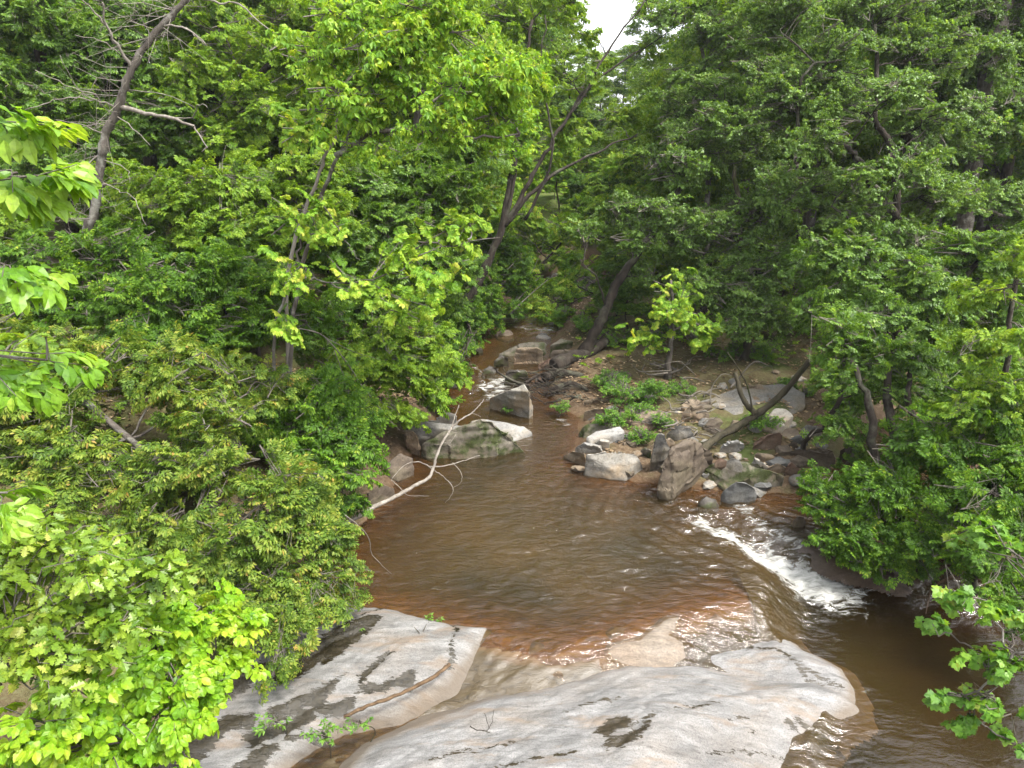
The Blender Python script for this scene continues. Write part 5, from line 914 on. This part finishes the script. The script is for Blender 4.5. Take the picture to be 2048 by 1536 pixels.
wood('driftwood_log', 'dark driftwood log with torn roots at the foot of the leaning trunk', 'log', [([atw(1108, 752) + [0, 0, .25], atw(1140, 742) + [0, 0, .35], atw(1175, 735) + [0, 0, .4], atw(1210, 722) + [0, 0, .55]], .20, .12), ([atw(1150, 740) + [0, 0, .4], atw(1190, 722) + [0, 0, .55], atw(1215, 712) + [0, 0, .7]], .07, .02), ([atw(1160, 745) + [0, 0, .3], atw(1150, 770) + [0, 0, .2], atw(1120, 790) + [0, 0, .2]], .05, .02),
     ([atw(1180, 740) + [0, 0, .3], atw(1190, 760) + [0, 0, .2], atw(1180, 780) + [0, 0, .12]], .05, .02), ([atw(1085, 775) + [0, 0, .25], atw(1120, 768) + [0, 0, .3], atw(1165, 775) + [0, 0, .3]], .12, .07), ([atw(1100, 795) + [0, 0, .15], atw(1140, 790) + [0, 0, .3], atw(1175, 800) + [0, 0, .25]], .08, .04), ([atw(1090, 760) + [0, 0, .2], atw(1070, 775) + [0, 0, .25], atw(1040, 780) + [0, 0, .3]], .03, .012)], 'dark', atw(1108, 752))
def tangle(name, label, cat, cen, rad, n, mat, ln=(.5, 1.2), r=(.012, .03)):
    root = empty(name, cen); tag(root, label, cat); b = Tubes(); big = 0
    for k in range(n):
        a = cen + rng.uniform(-1, 1, 3) * rad * [1, 1, 0]; a[2] = cen[2] + abs(rng.normal(0, .4)) * rad[2]; th = rng.normal(0, .7) + (math.pi if rng.random() < .5 else 0); L_ = rng.uniform(*ln); d = np.array([math.cos(th), math.sin(th) * .7, rng.normal(.1, .3)]) * L_
        P = smooth_path([a, a + d * .35 + rng.normal(0, .09, 3) * L_, a + d * .7 + rng.normal(0, .11, 3) * L_, a + d + rng.normal(0, .16, 3) * L_ * [1, 1, .5]], 3); q = rng.uniform(*r) * (1 if k > 12 else 1.7)
        if k < 12: t = Tubes(); t.add(P, np.linspace(q, q * .4, len(P)), 5); t.build('stick', BARK[mat], root, cen)
        else: b.add(P, np.linspace(q * .5, q * .2, len(P)), 4, cap=False)
    o = b.build('twigs', BARK[mat], root, cen)
    if o: o['kind'] = 'stuff'
tangle('driftwood_pile', 'tangle of grey driftwood twigs beside the pale triangular boulder', 'driftwood', atw(1105, 800) + [0, 0, .15], np.array([.75, .6, .55]), 90, 'dark', (.3, .9))
tangle('driftwood_pile', 'bleached roots and sticks lying behind the biggest brown boulder', 'driftwood', gb(1385, 862, .5), np.array([.55, .35, .35]), 26, 'twig', (.25, .55), (.007, .016))
tangle('driftwood_pile', 'broken sticks fanned across the right bank beside the fallen log', 'driftwood', gb(1420, 812, .55), np.array([.7, .5, .3]), 36, 'twig', (.3, .8), (.006, .014))
tangle('driftwood_pile', 'grey sticks lying by the thin straight tree on the right bank', 'driftwood', gb(1390, 752, .6), np.array([.9, .5, .3]), 30, 'twig', (.4, 1.1), (.008, .02))
tangle('driftwood_pile', 'dark branches jammed at the right bank behind the white cascade', 'driftwood', gb(1880, 1120, .0), np.array([.8, .4, .4]), 40, 'brown', (.5, 1.2), (.012, .04))
wood('bare_twigs', 'thin grey bent branches over the far upper stream', 'branch', [([atw(1020, 660) + [0, 0, .5], atw(1060, 640) + [0, 0, .8], atw(1095, 628) + [0, 0, 1.1]], .025, .01), ([atw(1020, 655) + [0, 0, .6], atw(1060, 618) + [0, 0, 1.1], atw(1075, 600) + [0, 0, 1.4]], .02, .01), ([atw(1030, 650) + [0, 0, .7], atw(1070, 625) + [0, 0, 1], atw(1085, 625) + [0, 0, 1.2]], .02, .01)], 'twig', atw(1020, 660) + [0, 0, .4], names=['branch'] * 3)
wood('stick', 'reddish peeled stick lying on the stained slab', 'stick', [([gb(688, 1434, -.03), gb(735, 1412, .02), gb(790, 1392, .05), gb(845, 1366, .07), gb(880, 1345, .08), gb(900, 1328, .10)], .020, .024)], 'brown', gb(690, 1434, 0), names=['shaft'])
wood('dry_weed', 'thin bare plant stem standing on the pale granite dome', 'twig', [([gb(965, 1462, .12), gb(980, 1455, .22), gb(988, 1420, .5)], .004, .002), ([gb(978, 1456, .2), gb(968, 1425, .45)], .003, .002), ([gb(940, 1452, .15), gb(955, 1460, .16), gb(980, 1465, .15)], .006, .004)], 'dark', gb(965, 1462, .1))
wood('hanging_twig', 'long thin bare twig curving down over the riffle at the left bank', 'branch', [(path_px([(580, 655, 10.6), (640, 668, 10.6), (690, 720, 10.8), (720, 765, 10.9), (770, 830, 11), (800, 860, 11.1)]), .014, .004), (path_px([(668, 700, 10.7), (690, 760, 10.7), (700, 800, 10.7)]), .007, .003), (path_px([(640, 668, 10.6), (700, 700, 10.7), (760, 720, 10.8)]), .007, .003)], 'twig', atY(580, 655, 10.6))
wood('hanging_twig', 'dark bare twig dipping into the brown pool at its left edge', 'branch', [(path_px([(690, 1030, 8.4), (735, 1070, 8.4), (745, 1110, 8.4), (783, 1148, 8.4)]), .009, .003)], 'twig', atY(690, 1030, 8.4))

# ---- fresh weeds among the rocks
for lb, u, v, r, h in [('large patch of fresh green weeds behind the big pale blocky boulder', 1262, 800, .95, .7), ('ferny green weeds beside the white slab', 1268, 848, .6, .55), ('tall fresh weeds left of the upright slab', 1282, 880, .26, .36), ('pale green weeds upstream of the oblong tan rock', 1215, 775, .5, .4), ('green weeds under the thin straight tree', 1335, 722, .8, .5),
                       ('bushy weeds at the foot of the vine wrapped trunk', 1455, 745, .6, .55), ('low weeds by the round brown rock', 1330, 800, .5, .3), ('small weeds in front of the fallen log', 1515, 872, .4, .28), ('leafy weeds behind the big flat sandy rock', 1540, 735, .6, .5), ('flowering weeds on the flat sandy rock at its right', 1600, 800, .5, .4),
                       ('tuft of green weeds in the crack of the stained slab near the outlet', 655, 1485, .16, .16), ('low green weeds on the stained slab beside the stick', 720, 1452, .10, .08), ('little weeds on the stained slab under the shrub', 555, 1452, .16, .12), ('single green seedling on the stained slab', 845, 1275, .05, .05), ('strip of green weeds at the pool edge of the stained slab', 860, 1250, .14, .05),
                       ('small dark green plant on the stained slab below the shrub tip', 712, 1258, .10, .12), ('green weeds at the mouth of the driftwood tangle', 1120, 825, .22, .2), ('weeds under the pale triangular boulder', 1015, 822, .18, .12), ('fern like weeds on the bank above the reddish rock', 1190, 690, .5, .5), ('weeds at the foot of the leaning trunk', 1240, 720, .5, .45), ('weeds on the right bank behind the reddish rock upstream', 1150, 668, .6, .4), ('weeds on the left bank beside the dark rapids stones', 925, 715, .5, .4)]:
    z = .35 if v < 1000 and u > 1140 else (.05 if v < 1000 else 0.0); b = gb(u, v, z)
    if v < 1000: b = on_ground(b) if u > 1140 else b
    plant('weed_clump', lb, 'weeds', S['weed'], ([(b + [0, 0, h * .55], np.array([r, r * .8, h * .6]))] if r < .45 else [(b + [rng.uniform(-1, 1) * r, rng.uniform(-.8, .8) * r, h * rng.uniform(.2, .6)], np.array([r, r * .8, h]) * rng.uniform(.22, .42)) for _ in range(6)]), base=b, tr=(.01, .005), cov=1.6 if v > 1000 else 3.2, bark='moss', twig=.5, sub=6, wander=.0, group='fresh weeds among the rocks', limb_r=.008, mass=False)

# ------------------------------------------------------------------ the woods behind: a few kinds, copied
def proto_tree(name, sp, H, r, n, cov, bark, lean=.1):
    b = np.zeros(3); top = np.array([rng.normal(0, lean) * H, rng.normal(0, lean) * H * .5, H * .92])
    cl = []
    for k in range(n):
        f = .22 + .78 * (k + .5) / n; a = k * 2.4 + rng.uniform(-.4, .4); q = r * (1.15 - .75 * f) * (.35 + .65 * rng.random()); c = top * f * np.array([1, 1, 0]) + [math.cos(a) * q, math.sin(a) * q, H * f]
        s = r * rng.uniform(.42, .62) * (1.15 - .4 * f); cl.append((c, np.array([s, s, s * .72])))
    return plant(name, None, None, sp, cl, trunk=[b - [0, 0, .4], top * .3 + rng.normal(0, .1, 3), top * .6 + rng.normal(0, .15, 3), top], tr=(.018 * H, .03), cov=cov, bark=bark, twig=.10, limb_r=.03, mass=False)
def copy_tree(o):
    c = o.copy(); COL.objects.link(c)
    for ch in o.children:
        d = ch.copy(); COL.objects.link(d); d.parent = c
        for g in ch.children:
            e = g.copy(); COL.objects.link(e); e.parent = d
    return c
protos = [proto_tree('forest_tree', S['far'], 11, 3.0, 13, 2.0, 'grey'), proto_tree('forest_tree', S['fardark'], 13, 3.2, 14, 2.1, 'dark'), proto_tree('forest_tree', S['far'], 9, 2.6, 11, 1.9, 'grey', .16), proto_tree('forest_tree', S['fardark'], 8, 2.6, 10, 2.2, 'dark', .14)]
bushes = [proto_tree('understory_bush', S['spring'], 2.4, 1.3, 7, 2.2, 'dark', .1), proto_tree('understory_bush', S['dark'], 2.8, 1.4, 8, 2.2, 'dark', .1), proto_tree('understory_bush', S['hornbeam'], 1.8, 1.2, 6, 2.2, 'dark', .1)]
for p_ in protos + bushes: p_.location = (0, 0, 0)
placed = []; used = {}
def kind_label(x, y, what, lim):
    side = 'on the left slope' if x < xs(y) - 3 else ('on the right flat' if x > xs(y) + 4 else 'close to the upper stream'); return what + ' ' + side + (', nearest row' if y < lim[0] else (', middle distance' if y < lim[1] else ', farthest back'))
def try_place(pr, x, y, mind, sc, group, label, cat, zoff=0):
    if any((x - a) ** 2 + (y - b) ** 2 < mind * mind for a, b in placed): return False
    o = pr if id(pr) not in used else copy_tree(pr); used[id(pr)] = 1
    o.location = (x, y, gz1(x, y) + zoff); o.rotation_euler = (0, 0, rng.uniform(0, math.tau)); o.scale = (sc, sc, sc * rng.uniform(.9, 1.12)); tag(o, label, cat, group); placed.append((x, y)); return True
def px_of(x, y, z):
    d = [x, y, z - CAM_H]; dp = d[1] * CP - d[2] * SP; return 1024 + F_PX * d[0] / dp, 768 - F_PX * (d[1] * SP + d[2] * CP) / dp
n = 0
for k in range(4000):
    if n >= 130: break
    y = 21 + 45 * rng.random() ** 1.5; x = rng.uniform(-.86, .86) * y
    if float(-sdpoly(np.array([x]), np.array([y]), STREAM)[0]) < 2.2: continue
    u, v = px_of(x, y, gz1(x, y)); pi = int(rng.integers(4)); sc = rng.uniform(.8, 1.2)
    if 1120 < u < 1340: pi, sc = 2, .6
    if (1000 < u < 1300 and y < 34) or 1150 < u < 1320: continue
    if try_place(protos[pi], x, y, 2.2 if y < 40 else 2.8, sc, 'trees of the dense woods behind the stream', kind_label(x, y, ['bright green round crowned tree', 'tall dark green tree', 'leaning light green tree', 'low dark green tree'][pi], (30, 45)), 'tree'): n += 1
for u, y, vt in [(1140, 40, 130), (1185, 52, 150), (1235, 58, 190), (1285, 54, 130), (1320, 46, 110), (1215, 70, 170), (1265, 74, 140), (1205, 60, 80), (1255, 66, 70), (1290, 62, 60), (1175, 58, 60), (1170, 66, 110), (1240, 40, 330), (1200, 38, 380), (1290, 42, 300), (1230, 48, 260), (1110, 34, 330), (1150, 37, 400), (1185, 43, 300), (1260, 36, 420), (1310, 35, 360), (1340, 44, 240), (1120, 45, 230), (1165, 56, 250), (1215, 44, 420), (1275, 60, 220), (1090, 52, 160), (1335, 60, 150), (1205, 33, 470)]:
    q = atY(u, vt, y); h = q[2] - gz1(q[0], y); try_place(protos[int(rng.integers(4))] if h > 7.5 else protos[2], q[0], y, .1, h / 10.3, 'trees of the dense woods behind the stream', kind_label(q[0], y, 'light green tree under the sky gap', (30, 45)), 'tree')
for k in range(60):
    u, y = rng.uniform(1060, 1350), rng.uniform(27, 52); x = (u - 1024) / F_PX * y / .97
    if float(-sdpoly(np.array([x]), np.array([y]), STREAM)[0]) > .8: try_place(bushes[k % 3], x, y, 1.2, rng.uniform(.8, 1.5), 'bushes of the forest understory', kind_label(x, y, ['light bush', 'tall dark bush', 'low bush'][k % 3] + ' under the sky gap', (32, 42)), 'bush')
placed.clear(); n = 0
for k in range(6000):
    if n >= 170: break
    y = 12.5 + 24 * rng.random() ** 1.3; x = rng.uniform(-.8, .8) * y; d = float(-sdpoly(np.array([x]), np.array([y]), STREAM)[0])
    if d < 1.0: continue
    u, v = px_of(x, y, gz1(x, y))
    if 1090 < u < 1680 and v > 690: continue
    bi = int(rng.integers(3))
    if try_place(bushes[bi], x, y, .95, rng.uniform(.45, .95) * (.75 if 1000 < u < 1400 else 1), 'bushes of the forest understory', kind_label(x, y, ['fresh light green bush', 'tall dark green bush', 'low mid green bush'][bi], (19, 27)), 'bush'): n += 1
# low leafy herbs over the forest floor, past counting
x = rng.uniform(-22, 24, 16000); y = 9 + 30 * rng.random(16000) ** 1.2; d = -sdpoly(x, y, STREAM); u_, v_ = px_of(x, y, 0 * x + .6); bare = (u_ > 1180) & (u_ < 1640) & (v_ > 735)
k = (d > .7) & (np.abs(x) < .85 * y) & (fbm(x * .5, y * .5, 3, 91) > -.14) & ~bare; x, y = x[k][:5200], y[k][:5200]
P = np.stack([x, y, gz(x, y) + rng.uniform(.03, .35, len(x))], 1); th = rng.uniform(0, math.tau, len(x)); X_ = np.stack([np.cos(th), np.sin(th), rng.uniform(-.1, .5, len(x))], 1)
o = bake('undergrowth', S['spring'], *leaves_of(S['spring'], P, rotm(X_, np.stack([rng.normal(0, .3, len(x)), rng.normal(0, .3, len(x)), np.ones(len(x))], 1)), rng.normal(0, .12, len(x))), None, (0, 0, 0)); tag(o, 'low leafy herbs covering the forest floor', kind='stuff')

# ------------------------------------------------------------------ thin moist air
hm, N, L, out = node_mat('moist_air'); pv = N('ShaderNodeVolumePrincipled', i_Density=.0004); pv.inputs['Color'].default_value = (.95, .97, 1, 1); pv.inputs['Anisotropy'].default_value = .2; L(pv.outputs[0], out.inputs['Volume'])
hv = np.array([(x, y, z) for z in (-8, 30) for y in (-80, 760) for x in (-520, 520)], float)
tag(mesh_np('haze', hv, np.array([(0, 2, 3, 1), (4, 5, 7, 6), (0, 1, 5, 4), (2, 6, 7, 3), (0, 4, 6, 2), (1, 3, 7, 5)]), hm), kind='stuff')
